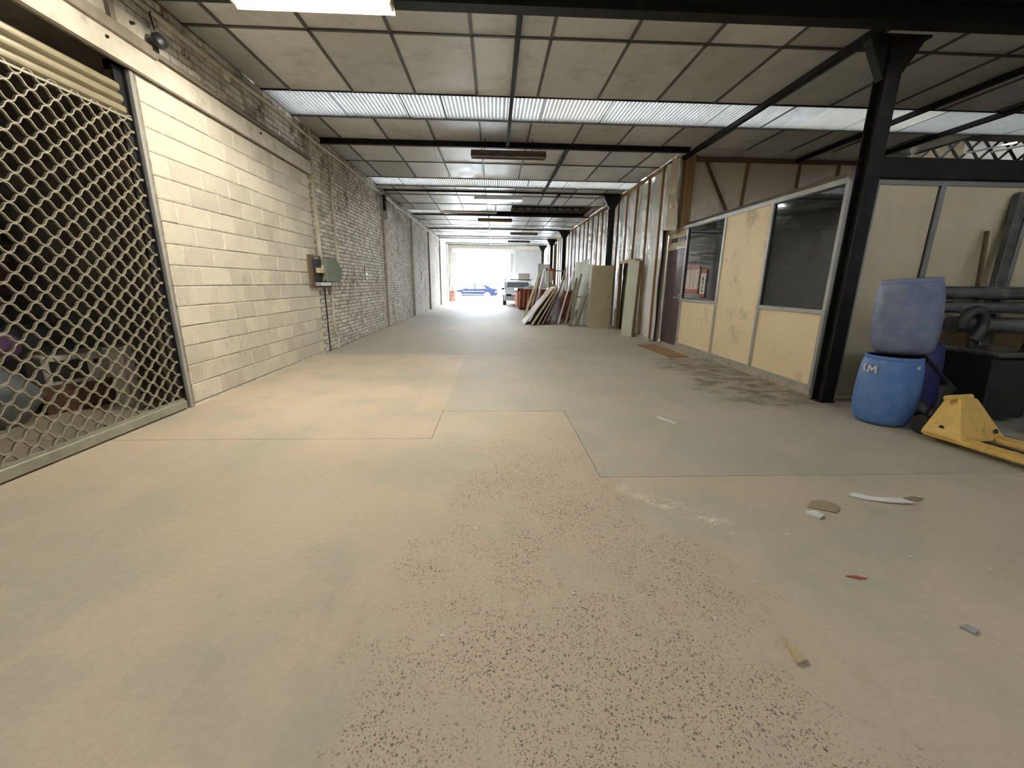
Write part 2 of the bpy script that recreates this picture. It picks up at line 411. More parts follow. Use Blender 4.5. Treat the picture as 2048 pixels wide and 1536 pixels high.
# ================================================================== THE SETTING
# ---------------------------------------------------------------- floor: sub-base and slabs
floor = struct(B(-8.2, 12.2, -6.2, YF+.35, -.30, -.006).build('floor', 'joint', loc=(0, 0, 0)))
def slab(poly, mat):
    # inset by half a joint
    g = .003; n = len(poly); out = []
    area = sum(poly[i][0]*poly[(i+1) % n][1]-poly[(i+1) % n][0]*poly[i][1] for i in range(n))
    for i in range(n):
        p0, p1, p2 = Vector(poly[i-1]), Vector(poly[i]), Vector(poly[(i+1) % n])
        d1 = (p1-p0).normalized(); d2 = (p2-p1).normalized(); s_ = 1 if area > 0 else -1
        n1 = Vector((-d1.y, d1.x))*s_; n2 = Vector((-d2.y, d2.x))*s_
        out.append(tuple(p1 + (n1+n2)*g))
    MB().prism(out, lambda u, v, w: (u, v, w), -.05, 0).build('slab', mat, floor)
slab([(-8.2, -6.2), (10.2, -6.2), (10.2, 2.6), (.75, 2.6), (.75, 4.13), (-.54, 4.13), (-.54, 3.36), (-8.2, 3.36)], 'floor_a')
slab([(-8.2, 3.36), (-.54, 3.36), (-.54, 7.6), (-8.2, 7.6)], 'floor_a')
slab([(.75, 2.6), (10.2, 2.6), (10.2, 7.6), (-.54, 7.6), (-.54, 4.13), (.75, 4.13)], 'floor_b')
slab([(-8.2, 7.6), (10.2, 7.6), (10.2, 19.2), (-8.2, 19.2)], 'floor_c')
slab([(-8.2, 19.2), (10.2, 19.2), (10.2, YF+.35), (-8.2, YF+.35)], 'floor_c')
B(-.56, 2.45, 7.585, 7.625, -.004, .0015).build('joint_strip', 'joint_white', floor)
B(-.547, -.537, 4.2, 7.58, -.004, .0012).build('joint_strip', 'joint_white', floor)

# ---------------------------------------------------------------- left wall: mortar body, blocks, bricks
mb = MB()
mb.box(XL-.25, XL-.012, 7.86, YF+.3, 0, ZC+.2)
mb.box(XL-.25, XL-.012, 4.32, 7.86, 3.12, ZC+.2); mb.box(XL-.035, XL-.012, -6, 4.32, 3.12, ZC+.2); mb.box(XL-.25, XL-.035, -6, 4.32, 3.45, ZC+.2)
mb.box(XL-.25, XL-.008, -6, .9, 0, 3.12)
wall_left = struct(mb.build('wall_left', 'mortar', loc=(XL, 0, 0)), 'whitewashed block and brick wall along the left side')
def brick_mesh(name, L, H, D, mat, ch):
    h, l = H/2, L/2
    m = MB().add([(-D,-l,-h),(-D,l,-h),(-D,l,h),(-D,-l,h),(-ch,-l,-h),(-ch,l,-h),(-ch,l,h),(-ch,-l,h),
                  (0,-l+ch,-h+ch),(0,l-ch,-h+ch),(0,l-ch,h-ch),(0,-l+ch,h-ch)],
                 [(4,5,9,8),(5,6,10,9),(6,7,11,10),(7,4,8,11),(8,9,10,11),(0,1,5,4),(1,2,6,5),(2,3,7,6),(3,0,4,7)])
    return m
# concrete blocks, .465 x .2 m, stretcher bond
BL, BH = .465, .2035
blk = {}
zb = 0.035
for c in range(15):
    z0 = zb + c*BH
    off = (BL*.5 if c % 2 else 0) + .02
    y = 4.335 - off
    while y < 7.80:
        y0, y1 = max(4.335, y), min(7.84 if c % 2 else 7.80, y+BL)
        y += BL
        if y1-y0 < .05: continue
        L = round(y1-y0-.014, 3)
        k = (L, random.randrange(2))
        if k not in blk:
            me = brick_mesh('block', L, BH-.010, .05, M['block'], .006 + .003*k[1]).mesh('block', M['block'], fix=True)
            blk[k] = me
        inst('block', blk[k], (XL + random.uniform(.001, .006), (y0+y1)/2, z0+BH/2), wall_left)
B(XL-.25, XL-.010, 4.32, 7.86, 0, 3.2).build('block_backing', 'mortar', wall_left)
for c in range(15): B(XL-.05, XL-.0005, 4.336, 7.80, zb+c*BH+.004, zb+(c+1)*BH-.004).build('mortar_course', 'mortar_white', wall_left)
B(XL-.2, XL-.004, 4.335, 7.84, -.01, .03).build('footing', 'mortar_white', wall_left)
# bricks
bricks = []
CH, CL = .0757, .228
for c in range(51):
    z0 = c*CH + .006
    if z0 + CH > ZC+.02: break
    y = 7.86 - (CL/2 if c % 2 else 0)
    while y < YF:
        y0, y1 = max(7.84 - (.11 if c % 2 else 0), y), min(y+CL, YF); y += CL
        if y1-y0 > .06: bricks.append((y0, y1, z0))
    if z0 > 3.38:
        y = 2.9 + (CL/2 if c % 2 else 0)
        while y < 7.6:
            bricks.append((y, y+CL, z0)); y += CL
bricks.sort(key=lambda b: math.hypot(3.2, b[0]))
bme = {}
rest = MB()
for i, (y0, y1, z0) in enumerate(bricks):
    L = round(y1-y0-.011, 3); dx = random.uniform(-.006, .006)
    if i < 300:
        if L not in bme: bme[L] = brick_mesh('brick', L, CH-.011, .04, M['brick'], .005).mesh('brick', M['brick'])
        inst('brick', bme[L], (XL+dx, (y0+y1)/2, z0+CH/2), wall_left)
    else:
        q = brick_mesh('b', L, CH-.011, .03, None, .006)
        q.v = [(x+XL+dx, y+(y0+y1)/2, z+z0+CH/2) for x, y, z in q.v]
        rest.add(q.v, q.f[:5])
o = rest.build('brickwork', 'brick', wall_left, fix=False); o['kind'] = 'stuff'
# lintel over the roller shutter, steel angle above it, cover board
lin = MB(); lin.prism([(0, 3.115), (.045, 3.115), (.045, 3.31), (0, 3.33)], lambda u, v, w: (XL+u, w, v), .6, 7.86)
lin.build('lintel', 'lintel', wall_left)
MB().prism([(0, 3.333), (.06, 3.333), (.06, 3.37), (.012, 3.385), (0, 3.385)], lambda u, v, w: (XL+u, w, v), .6, 7.86).build('ledge', 'grey_wood', wall_left)
B(XL-.01, XL+.075, 3.1, 4.56, 3.30, 3.395).build('angle_iron', 'grey_wood', wall_left, bevel=.006)
B(XL-.01, XL+.03, 3.1, 4.58, 3.40, 3.56).build('cover_board', 'lintel', wall_left, bevel=.004)
MB().bar((XL+.05, 4.13, 3.395), (XL+.05, 4.11, 3.86), .055, .03, (0, 1, 0)).build('strut', 'grey_wood', wall_left)
for yy, zz in ((4.04, 3.235), (4.35, 3.49), (6.3, 3.25), (2.9, 3.2)):
    MB().tube([(XL+.03, yy, zz), (XL+.062, yy, zz)], [.016, .011], 8).build('bolt', 'dark', wall_left)
# pilasters on the brick wall
for yy, w in ((12.6, .16), (16.8, .2), (21.0, .16), (25.2, .16), (29.0, .3)):
    B(XL-.01, XL+.07, yy-w/2, yy+w/2, 0, ZC).build('pilaster', 'black_steel' if False else 'plinth', wall_left, bevel=.006)
# old pier with its plaster, between the two conduits
MB().tube([(XL+.012, 8.03, .0), (XL+.012, 8.03, 1.2)], .012, 6).build('earth_wire', 'dark', wall_left)

# ---------------------------------------------------------------- far wall with the open gateway
mb = MB()
mb.box(-3.45, -2.72, YF, YF+.3, 0, 4.05); mb.box(1.18, 3.6, YF, YF+.3, 0, 4.05); mb.box(-2.72, 1.18, YF, YF+.3, 3.42, 4.05)
wall_far = struct(mb.build('wall_far', 'mortar_white', loc=(0, YF, 0)), 'white painted brick wall around the open gateway')
fb = MB()
for c in range(48):
    z0 = c*.0757
    for xa, xb in ((-3.2, -2.73), (1.19, 3.55)):
        x = xa - (.114 if c % 2 else 0)
        while x < xb:
            x0, x1 = max(xa, x), min(xb, x+.228); x += .228
            if x1-x0 > .05:
                d = random.uniform(-.003, .003)
                fb.box(x0, x1-.011, YF-.012+d, YF+.02, z0, z0+.065)
o = fb.build('brickwork', 'brick_far', wall_far, fix=False); o['kind'] = 'stuff'
B(-2.95, 1.38, YF-.13, YF-.02, 3.36, 3.66).build('gate_box', 'white_paint', wall_far, bevel=.01)
B(-2.78, -2.70, YF-.06, YF+.3, 0, 3.4).build('gate_rail', 'alu', wall_far); B(1.16, 1.24, YF-.06, YF+.3, 0, 3.4).build('gate_rail', 'alu', wall_far)
B(1.42, 1.52, YF-.05, YF, 0, 3.6).build('downpipe', 'white_paint', wall_far)
B(-3.2, -2.73, YF-.018, YF, 0, .75).build('red_base', 'red_paint', wall_far)
B(1.76, 2.56, YF-.03, YF+.02, 1.5, 2.0).build('hatch', 'roof', wall_far)

# ---------------------------------------------------------------- back and right enclosure (behind and beside the camera)
struct(B(-8.2, 10.2, -6.3, -6.0, 0, 4.05).build('wall_back', 'store_wall'))
struct(B(10.0, 10.2, -6, 8.1, 0, 4.05).build('wall_right_1', 'store_wall'))
# ---------------------------------------------------------------- storeroom behind the shutter
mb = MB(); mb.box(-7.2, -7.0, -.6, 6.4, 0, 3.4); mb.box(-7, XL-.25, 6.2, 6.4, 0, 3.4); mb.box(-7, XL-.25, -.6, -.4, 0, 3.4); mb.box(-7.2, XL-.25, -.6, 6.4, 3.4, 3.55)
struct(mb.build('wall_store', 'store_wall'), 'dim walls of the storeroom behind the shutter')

# ---------------------------------------------------------------- ceiling
BEAMS = [.1, 4.3, 8.5, 12.7, 16.9, 21.1, 25.3, 29.5]
ROWS = {0: ([1.4, 3.2, 3.9], (1.4, 2.3)), 1: ([.8, 2.24], (2.24, 3.14)), 2: ([1.38, 2.78], (2.78, 3.68)), 3: ([.6, 2.0], (3.3, 4.1)),
        4: ([1.4, 2.8], (3.45, 4.05)), 5: ([1.4, 2.8], (2.8, 3.6)), 6: ([1.4, 2.8], (2.8, 3.6))}
XLINES = [-.24 + .852*k for k in range(-3, 13)]
# roof slab above the panels, open over the translucent strips
strips = [(-2.7, -1.8)]
for b, (rows, sk) in ROWS.items():
    if sk: strips.append((BEAMS[b]+sk[0], BEAMS[b]+sk[1]))
mb = MB(); ycur = -6.2
for s0, s1 in strips:
    if s0 > 15 and s0 < 17:
        mb.box(-3.5, .08, ycur, s0, 3.99, 4.05); mb.box(3.5, 4.2, ycur, s0, 3.99, 4.05); mb.box(.08, 3.5, ycur, 14.66, 3.99, 4.05)
    else: mb.box(-3.5, 4.2, ycur, s0, 3.99, 4.05)
    ycur = s1
mb.box(-3.5, 4.2, ycur, YF+.3, 3.99, 4.05)
ycur = -6.2
for s0, s1 in strips:
    if s0 < 8: mb.box(4.2, 10.2, ycur, s0, 3.99, 4.05); ycur = s1
mb.box(4.2, 10.2, ycur, 8.1, 3.99, 4.05); mb.box(4.2, 8.3, 8.1, 9.3, 3.99, 4.05)
ceiling = struct(mb.build('ceiling', 'roof', loc=(0, 0, ZC)), 'panelled ceiling with translucent corrugated strips')
HOLE = (.10, 3.36, 14.72, 16.75)
tme = {}
def tile(x0, x1, y0, y1):
    w, d = round(x1-x0-.012, 3), round(y1-y0-.012, 3)
    if w < .05 or d < .05: return
    if (w, d) not in tme:
        tme[(w, d)] = B(-w/2, w/2, -d/2, d/2, 0, .012).mesh('ceiling_panel', M['tile'])
    inst('ceiling_panel', tme[(w, d)], ((x0+x1)/2, (y0+y1)/2, ZC+random.uniform(0, .006)), ceiling,
         rot=(random.uniform(-.004, .004), random.uniform(-.006, .006), 0))
bar_me = {}
def gbar(x0, x1, y0, y1, drop=.012):
    B(x0, x1, y0, y1, ZC-drop, ZC+.004).build('grid_bar', 'grid', ceiling)
for b in range(7):
    ya, yb = BEAMS[b], BEAMS[b+1]
    if b == 6: yb = YF
    rows, sk = ROWS[b]
    xr = 10.0 if b <= 1 else 3.72
    xs = [XL] + [x for x in XLINES if XL+.2 < x < xr-.15] + [xr]
    cuts = [0] + rows + ([sk[1]] if sk else []) + [yb-ya]
    cuts = sorted(set(cuts + ([sk[0]] if sk else [])))
    for i in range(len(cuts)-1):
        r0, r1 = cuts[i], cuts[i+1]
        y0, y1 = ya+r0, ya+r1
        if b == 0 and y1 < 1.4: continue
        if sk and abs(r0-sk[0]) < 1e-6: continue
        yend = 8.1 if b == 1 else 99
        for k in range(len(xs)-1):
            xa, xb = xs[k], xs[k+1]
            if b == 3 and xa > HOLE[0]-.3 and y0 > 14.6: continue
            if b == 3 and .0 > xa > -1.1 and y0 > 15.9: continue
            if b == 1 and xa > 8.2 and y0 > 7.4: continue
            tile(xa, xb, y0, y1)
        if i > 0 and not (b == 3 and y0 > 14.8): gbar(XL, xr if not (b == 1 and y0 > 7.3) else 8.28, y0-.016, y0+.016)
        elif i > 0: gbar(XL, HOLE[0], y0-.016, y0+.016)
    for x in xs[1:-1]:
        segs = [(ya, ya+sk[0]), (ya+sk[1], yb)] if sk else [(ya, yb)]
        for s0, s1 in segs:
            if b == 3 and x > HOLE[0] and s1 > 14.7: s1 = min(s1, 14.7)
            if b == 1 and x > 8.3 and s0 > 7: continue
            if s1-s0 > .1: gbar(x-.016, x+.016, s0, s1)
for k in range(len(XLINES)-1):
    if XLINES[k] > 3.0 and XLINES[k+1] < 8.4: tile(max(3.74, XLINES[k]), XLINES[k+1], 8.5, 9.06)
# filler above the gap between panels and roof along the skylight edges, corrugated sheets
def corr_mesh(w, d, mt):
    n = int(round(w/.00725)); mbx = MB(); vs_ = []; fs = []
    for i in range(n+1):
        x = -w/2 + w*i/n; z = .02*math.sin(2*math.pi*x/.058)
        vs_ += [(x, -d/2, z), (x, d/2, z)]
    for i in range(n): fs.append((2*i, 2*i+2, 2*i+3, 2*i+1))
    mbx.add(vs_, fs); me = mbx.mesh('corrugated_sheet', M[mt], fix=False, smooth=False)
    me.polygons.foreach_set('use_smooth', [True]*len(me.polygons)); return me
cme = {}
for i, (s0, s1) in enumerate(strips):
    xr = 10.0 if s0 < 8.5 else 4.18
    if i == 4: xr = -1.95
    d = s1-s0+.16; x = XL-.06
    while x < xr-.1:
        w = min(random.choice((.83, .912, .608, .988)), xr-x); w = round(max(w, .2)/.058)*.058
        mt = 'sheet_fill' if s0 < 0 else ('sheet' if x+w/2 < 5.2 or s0 < 2 else 'sheet_dirty')
        key = (round(w, 3), round(d, 3), mt)
        if key not in cme: cme[key] = corr_mesh(w+.012, d, mt)
        inst('corrugated_sheet', cme[key], (x+w/2, (s0+s1)/2, 3.898+random.uniform(0, .006)), ceiling)
        x += w
    for yy in (s0, s1):
        B(XL, xr, yy-.012, yy+.012, ZC-.010 if s0 < 13 else ZC-.003, 3.878).build('strip_edge', 'black_steel' if s0 < 13 else 'alu', ceiling)
    if i == 4:
        B(-1.95, .08, s0, s1, 3.99, 4.05).build('roof_infill', 'roof', ceiling); B(3.5, 4.1, s0, s1, 3.99, 4.05).build('roof_infill', 'roof', ceiling)
B(.10-2.1, .10, 16.2, 16.5, ZC-.01, ZC+.01).build('patch_board', 'pine', ceiling)
# raised void where panels are missing (boards and a lattice purlin show)
mb = MB(); mb.box(.04, .08, 14.6, 17.05, ZC, 4.5); mb.box(3.5, 3.54, 14.6, 17.05, ZC, 4.5); mb.box(.04, 3.54, 14.6, 14.66, ZC, 4.5)
mb.build('void_side', 'ply', ceiling)
for k in range(5): B(.04, 3.54, 14.62+k*.49, 14.62+k*.49+.47, 4.40, 4.43).build('roof_board', 'ply', ceiling)
B(.04, 3.54, 14.6, 17.05, 4.43, 4.5).build('void_top', 'roof', ceiling)
B(.08, 3.5, 17.0, 17.03, ZC+.03, 4.40).build('void_end', 'sheet', ceiling)
B(.08, 3.5, 15.7, 15.76, 4.34, 4.40).build('void_purlin', 'brown_wood', ceiling)
tr2 = thing('lattice_purlin', 'dark zigzag lattice purlin showing where ceiling panels are missing', 'truss', (1.8, 16.92, 3.9))
B(.08, 3.5, 16.90, 16.94, 4.17, 4.21).build('top_chord', 'black_steel', tr2); B(.08, 3.5, 16.90, 16.94, 3.89, 3.92).build('bottom_chord', 'black_steel', tr2)
for k in range(11):
    xa = .1+k*.31; MB().bar((xa, 16.92, 3.92), (xa+.155, 16.92, 4.17), .03, .03, (0, 1, 0)).build('lattice_bar', 'black_steel', tr2); MB().bar((xa+.155, 16.92, 4.17), (xa+.31, 16.92, 3.92), .03, .03, (0, 1, 0)).build('lattice_bar', 'black_steel', tr2)
# longitudinal rails
for x, y0, y1, w in ((.25, 4.3, 8.5, .05), (1.41, 8.5, 12.7, .045), (3.87, 4.4, 9.0, .07), (6.25, 4.4, 9.02, .05), (7.55, 4.4, 9.02, .06), (1.9, 12.7, 14.7, .04), (-.2, 16.9, 29.5, .035)):
    B(x-w/2, x+w/2, y0, y1, ZC-.075, ZC-.002).build('rail', 'black_steel', ceiling)

# cross beams
for i, yb in enumerate(BEAMS[1:]):
    xe = 10.0 if i == 0 else 3.75
    d = (.20, .09)[i] if i < 2 else .04
    w = (.13, .075)[i] if i < 2 else .04
    lab = ['nearest black steel cross beam, at the head of the nearest column', 'black steel beam with the rusty unlit lamp under it', 'black steel beam carrying the lit white lamp',
           'black beam just past the missing ceiling panels', 'fifth black ceiling beam from the camera', 'sixth black ceiling beam from the camera', 'last black ceiling beam before the open gateway'][i]
    t = thing('cross_beam', lab, 'beam', (0, yb, ZC-d), 'steel cross beams')
    B(XL, xe, yb-w/2, yb+w/2, ZC-d, ZC-d+.016).build('bottom_flange', 'black_steel', t)
    B(XL, xe, yb-w/2, yb+w/2, ZC-.016, ZC+.006).build('top_flange', 'black_steel', t)
    B(XL, xe, yb-.01, yb+.01, ZC-d+.016, ZC-.016).build('web', 'black_steel', t)
# columns
def column(x, y, s, lab, ztop):
    t = thing('steel_column', lab, 'column', (x, y, 0), 'black steel columns')
    m = MB(); m.box(x-s/2, x+s/2, y-s/2, y-s/2+.014, 0, ztop); m.box(x-s/2, x+s/2, y+s/2-.014, y+s/2, 0, ztop); m.box(x-.008, x+.008, y-s/2+.014, y+s/2-.014, 0, ztop)
    m.build('shaft', 'black_steel', t)
    B(x-s*.58, x+s*.58, y-s*.58, y+s*.58, 0, .012).build('base_plate', 'black_steel', t)
    for sg in (-1, 1):
        MB().prism([(s/2, ztop), (s/2+.20, ztop), (s/2+.17, ztop-.06), (s/2, ztop-.34)], lambda u, v, w: (x+sg*u, y+w, v), -s*.3, s*.3).build('bracket', 'black_steel', t)
    B(x-s/2-.22, x+s/2+.22, y-s*.6, y+s*.6, ztop, ztop+.02).build('cap_plate', 'black_steel', t)
    return t
column(3.90, 4.50, .15, 'thick black steel column beside the blue drums', ZC-.22)
column(3.46, 12.72, .15, 'black steel column behind the beige standing door', ZC-.07)
column(3.46, 21.1, .15, 'black steel column behind the stacked planks, in front of plastic film', ZC-.07)
column(3.42, 25.3, .15, 'farther slim black column beside the plastic film', ZC-.07)
column(3.38, 29.5, .15, 'last black column in the corner by the white brick wall', ZC-.07)

# ---------------------------------------------------------------- right wall: studs and plastic film
XW = 3.72
mb = MB(); mb.box(XW+.165, XW+.2, 9.55, 10.98, 0, ZC+.1); mb.box(XW+.165, XW+.2, 12.28, YF, 0, ZC+.1); mb.box(XW+.165, XW+.2, 10.98, 12.28, 1.95, ZC+.1); mb.box(XW+.165, XW+.2, 9.06, 9.55, 2.4, ZC+.1)
wall_right = struct(mb.build('wall_right', 'grey_wood', loc=(XW, 9.55, 0)), 'stud wall wrapped in wrinkled plastic film')
def film_sheet(y0, y1, z0, z1, fn, studs, name='film_sheet', cell=.07, par=None, amp=.062, mat='film'):
    ny = max(2, int((y1-y0)/cell)); nz = max(2, int((z1-z0)/cell)); vs_ = []; fs = []
    for j in range(nz+1):
        for i in range(ny+1):
            y = y0+(y1-y0)*i/ny; z = z0+(z1-z0)*j/nz
            ds = min([abs(y-s) for s in studs] or [1]); hold = min(1, ds/.16)
            w = noise.noise(Vector((y*1.7+z*.5, z*.75, 3.3))) + .55*noise.noise(Vector((y*4.2-z*1.3, z*1.9, 9.1))) + .3*noise.noise(Vector((y*9+z*3, z*4.4, 1.1)))
            vs_.append(fn(y, z, amp*hold*w))
    for j in range(nz):
        for i in range(ny): fs.append((j*(ny+1)+i, j*(ny+1)+i+1, (j+1)*(ny+1)+i+1, (j+1)*(ny+1)+i))
    return MB().add(vs_, fs).build(name, mat, par, smooth=True, fix=False)
studs = [9.62, 10.44, 11.31, 12.09, 12.9, 13.9, 14.75, 15.4, 16.2, 17.0, 17.7, 18.6, 19.5, 20.35, 21.2, 22.05, 22.9, 23.7, 24.5, 25.4, 26.3, 27.2, 28.1, 29.1]
fx = lambda y, z, w: (XW+.075+w, y, z)
film_sheet(9.55, 10.98, 0, ZC-.02, fx, studs, par=wall_right)
film_sheet(10.98, 12.28, 1.98, ZC-.02, fx, studs, par=wall_right)
film_sheet(12.28, YF, 0, ZC-.02, fx, studs, par=wall_right)
for y in studs:
    z0 = 1.98 if 10.98 < y < 12.28 else .06
    tilt = random.uniform(-.03, .03)
    MB().bar((XW, y+tilt, z0), (XW, y-tilt, ZC-.09), .05, .045, (0, 1, 0)).build('stud', 'stud', wall_right)
B(XW-.03, XW+.03, 9.55, YF, ZC-.09, ZC-.03).build('top_plate', 'stud', wall_right)
B(XW-.03, XW+.04, 9.55, 10.98, 0, .06).build('bottom_plate', 'plinth', wall_right)
B(XW-.03, XW+.04, 12.28, YF, 0, .06).build('bottom_plate', 'plinth', wall_right)
B(XW-.05, XW+.04, 10.9, 12.36, 1.90, 1.98).build('door_header', 'pine', wall_right)
B(XW-.04, XW+.05, 10.93, 10.99, 0, 1.90).build('door_post', 'stud', wall_right); B(XW-.04, XW+.05, 12.27, 12.33, 0, 1.90).build('door_post', 'stud', wall_right)
# dim lobby behind that doorway
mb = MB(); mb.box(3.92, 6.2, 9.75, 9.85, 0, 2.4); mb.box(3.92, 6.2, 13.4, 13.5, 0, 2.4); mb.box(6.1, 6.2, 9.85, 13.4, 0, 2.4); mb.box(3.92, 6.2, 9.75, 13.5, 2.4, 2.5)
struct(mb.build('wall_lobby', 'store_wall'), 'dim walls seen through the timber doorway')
# upper film wall above the office, facing the camera
YU = 9.05
mb = MB(); mb.box(XR-.1, 8.3, YU+.06, YU+.14, 2.5, ZC+.1); mb.box(8.2, 12.2, YU+2.0, YU+2.1, 0, 5.5)
wall_upper = struct(mb.build('wall_upper', 'beige_door', loc=(XR, YU, 2.5)), 'film clad wall above the office roof')
film_sheet(XR-.3, 8.3, 2.45, ZC-.02, lambda y, z, w: (y, YU+.03+w*.8, z), [4.3, 5.25, 6.2, 7.15], par=wall_upper, cell=.08, amp=.03, mat='film_tan')
for x, x2 in ((5.25, 5.2), (6.35, 6.35), (7.2, 7.2)):
    MB().bar((x2, YU, 2.5), (x, YU, ZC), .05, .045, (1, 0, 0)).build('stud', 'stud', wall_upper)
MB().bar((4.35, YU-.02, 3.78), (5.05, YU-.02, 2.6), .05, .04, (1, 0, 0)).build('brace', 'brown_wood', wall_upper)
B(XR-.05, 8.28, YU-.04, YU+.04, ZC-.08, ZC-.01).build('top_plate', 'brown_wood', wall_upper)
B(XR-.02, XR+.14, YU-.12, YU+.04, 2.5, ZC).build('corner_post', 'stud', wall_upper)
film_sheet(8.98, 9.56, 2.5, ZC-.02, lambda y, z, w: (XR-.13+w*1.3+(y-8.98)*-.12, y, z), [], par=wall_upper, cell=.04, amp=.06)
# bright higher hall beyond, with lattice truss
B(8.2, 12.2, 8.05, 11.2, 5.5, 5.54).build('hall_roof', 'sheet', wall_upper)
B(12.0, 12.2, 8.1, 11.2, 0, 5.5).build('hall_side', 'house', wall_upper); B(8.2, 8.3, 8.6, 11.05, 0, 5.5).build('hall_side', 'house', wall_upper)
B(8.2, 12.2, 8.05, 8.1, 4.05, 5.5).build('hall_side', 'store_wall', wall_upper); B(10.0, 12.2, 8.05, 8.1, 0, 4.05).build('hall_side', 'store_wall', wall_upper)
tr = thing('lattice_truss', 'black lattice truss in the bright gap at upper right', 'truss', (8.3, 8.35, 3.9))
B(8.3, 12.0, 8.42, 8.48, 4.17, 4.22).build('top_chord', 'black_steel', tr); B(8.3, 12.0, 8.42, 8.48, 3.72, 3.77).build('bottom_chord', 'black_steel', tr)
for k in range(9):
    xa = 8.32+k*.40
    MB().bar((xa, 8.45, 3.77), (xa+.40, 8.45, 4.17), .035, .03, (0, 1, 0)).build('lattice_bar', 'black_steel', tr)
    MB().bar((xa+.40, 8.45, 3.77), (xa, 8.45, 4.17), .035, .03, (0, 1, 0)).build('lattice_bar', 'black_steel', tr)
for k, (a, b) in enumerate((((8.19, 7.5, 3.60), (9.36, 7.74, 3.868)), ((8.20, 7.1, 3.51), (9.9, 7.2, 3.868)))):
    t = MB().tube([a, b], .016, 8).build('white_conduit', 'white_paint')
    tag(t, ['upper white pipe crossing the lattice truss gap', 'lower white pipe below the lattice truss'][k], 'pipe', 'white pipes at upper right')

# ---------------------------------------------------------------- the office partition
office = thing('office_partition', 'beige panelled office partition with aluminium frame and dark windows', 'partition', (XR, 4.7, 0))
PX0, PX1 = XR, XR+.05
def mull(y, z0=.08, z1=2.48, w=.05, mat='alu'): B(PX0-.012, PX1, y-w/2, y+w/2, z0, z1).build('mullion', mat, office)
def rail(y0, y1, z, h=.05): B(PX0-.010, PX1, y0, y1, z-h/2, z+h/2).build('rail', 'alu', office)
for y in (9.55, 8.64, 7.24, 6.035, 4.78): mull(y)
rail(4.78, 9.55, 2.48, .06); rail(4.78, 7.24, .10, .04) ; rail(7.24, 8.64, .10, .04)
rail(7.265, 8.615, 1.02); rail(4.805, 6.01, 1.02); rail(8.665, 9.525, 2.09)
B(PX0-.03, PX1+.1, 4.74, 8.66, 0, .085).build('plinth', 'plinth', office)
def panel(y0, y1, z0, z1, mat='beige'): B(PX0+.012, PX0+.03, y0, y1, z0, z1).build('panel', mat, office)
panel(7.265, 8.615, .12, .995); panel(6.06, 7.215, .12, 2.45); panel(4.805, 6.01, .12, .995); 
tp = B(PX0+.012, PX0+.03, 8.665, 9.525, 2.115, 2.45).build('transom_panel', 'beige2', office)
for y0, y1 in ((8.72, 9.04), (9.12, 9.44)): B(PX0+.004, PX0+.02, y0, y1, 2.22, 2.31).build('vent', 'dark', tp)
def window(y0, y1, z0, z1):
    g = B(PX0+.016, PX0+.022, y0, y1, z0, z1).build('pane', 'glass', office)
    m = MB(); m.box(PX0+.006, PX0+.03, y0, y0+.018, z0, z1); m.box(PX0+.006, PX0+.03, y1-.018, y1, z0, z1); m.box(PX0+.006, PX0+.03, y0, y1, z1-.018, z1); m.box(PX0+.006, PX0+.03, y0, y1, z0, z0+.018)
    m.build('gasket', 'dark', g); return g
w1 = window(7.265, 8.615, 1.045, 2.45); w2 = window(4.805, 6.01, 1.045, 2.45)
# the maroon door
d = B(PX0+.005, PX0+.045, 8.67, 9.52, .03, 2.06).build('door', 'door_maroon', office, bevel=.004)
MB().tube([(PX0+.0, 8.75, 1.06), (PX0-.055, 8.75, 1.06), (PX0-.058, 8.87, 1.06)], .011, 8).build('handle', 'chrome', d)
B(PX0-.004, PX0+.008, 8.73, 8.77, .98, 1.14).build('lock_plate', 'chrome', d)
B(PX0-.03, PX1, 8.66, 9.53, 0, .03).build('threshold', 'plinth', office)
# return wall facing the camera
YR0 = 4.70
for x in (4.20, 4.97, 6.04, 7.1, 8.2): B(x-.028, x+.028, YR0-.016, YR0+.04, 0, 2.46).build('mullion', 'alu_dark', office); B(x-.04, x-.028, YR0-.004, YR0+.04, 0, 2.46).build('gasket', 'dark', office)
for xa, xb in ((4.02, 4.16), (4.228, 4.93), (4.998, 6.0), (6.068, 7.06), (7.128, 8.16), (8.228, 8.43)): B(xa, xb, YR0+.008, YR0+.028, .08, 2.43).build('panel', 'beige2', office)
B(4.07, 8.43, YR0-.01, YR0+.04, 2.42, 2.47).build('rail', 'alu_dark', office); B(4.07, 8.43, YR0-.02, YR0+.04, 0, .08).build('plinth', 'plinth', office)
B(4.02, 8.5, YR0-.06, YR0+.10, 2.475, 2.68).build('fascia', 'black_steel', office, bevel=.006)
B(4.02, 8.5, YR0+.10, 9.0, 2.50, 2.58).build('flat_roof', 'roof', office)
# interior of the office
mb = MB(); mb.box(7.0, 7.1, 4.8, 9.0, 0, 2.5); mb.box(4.05, 8.5, 8.95, 9.05, 0, 2.5); mb.box(8.45, 8.5, 4.75, 8.95, 0, 2.5)
mb.build('inner_wall', 'inner_wall', office)
cab = thing('office_cabinet', 'pale cabinet dimly visible inside the right office window', 'cabinet', (4.95, 6.5, 0))
B(4.5, 5.4, 6.33, 6.8, 0, 1.66).build('body', 'white_appl', cab, bevel=.006)
for k in range(2): 
    dd = B(4.51+k*.45, 4.94+k*.45, 6.30, 6.33, .05, 1.64).build('door', 'white_appl', cab, bevel=.004); B(4.89+k*.1, 4.91+k*.1, 6.285, 6.30, 1.2, 1.32).build('handle', 'chrome', dd)
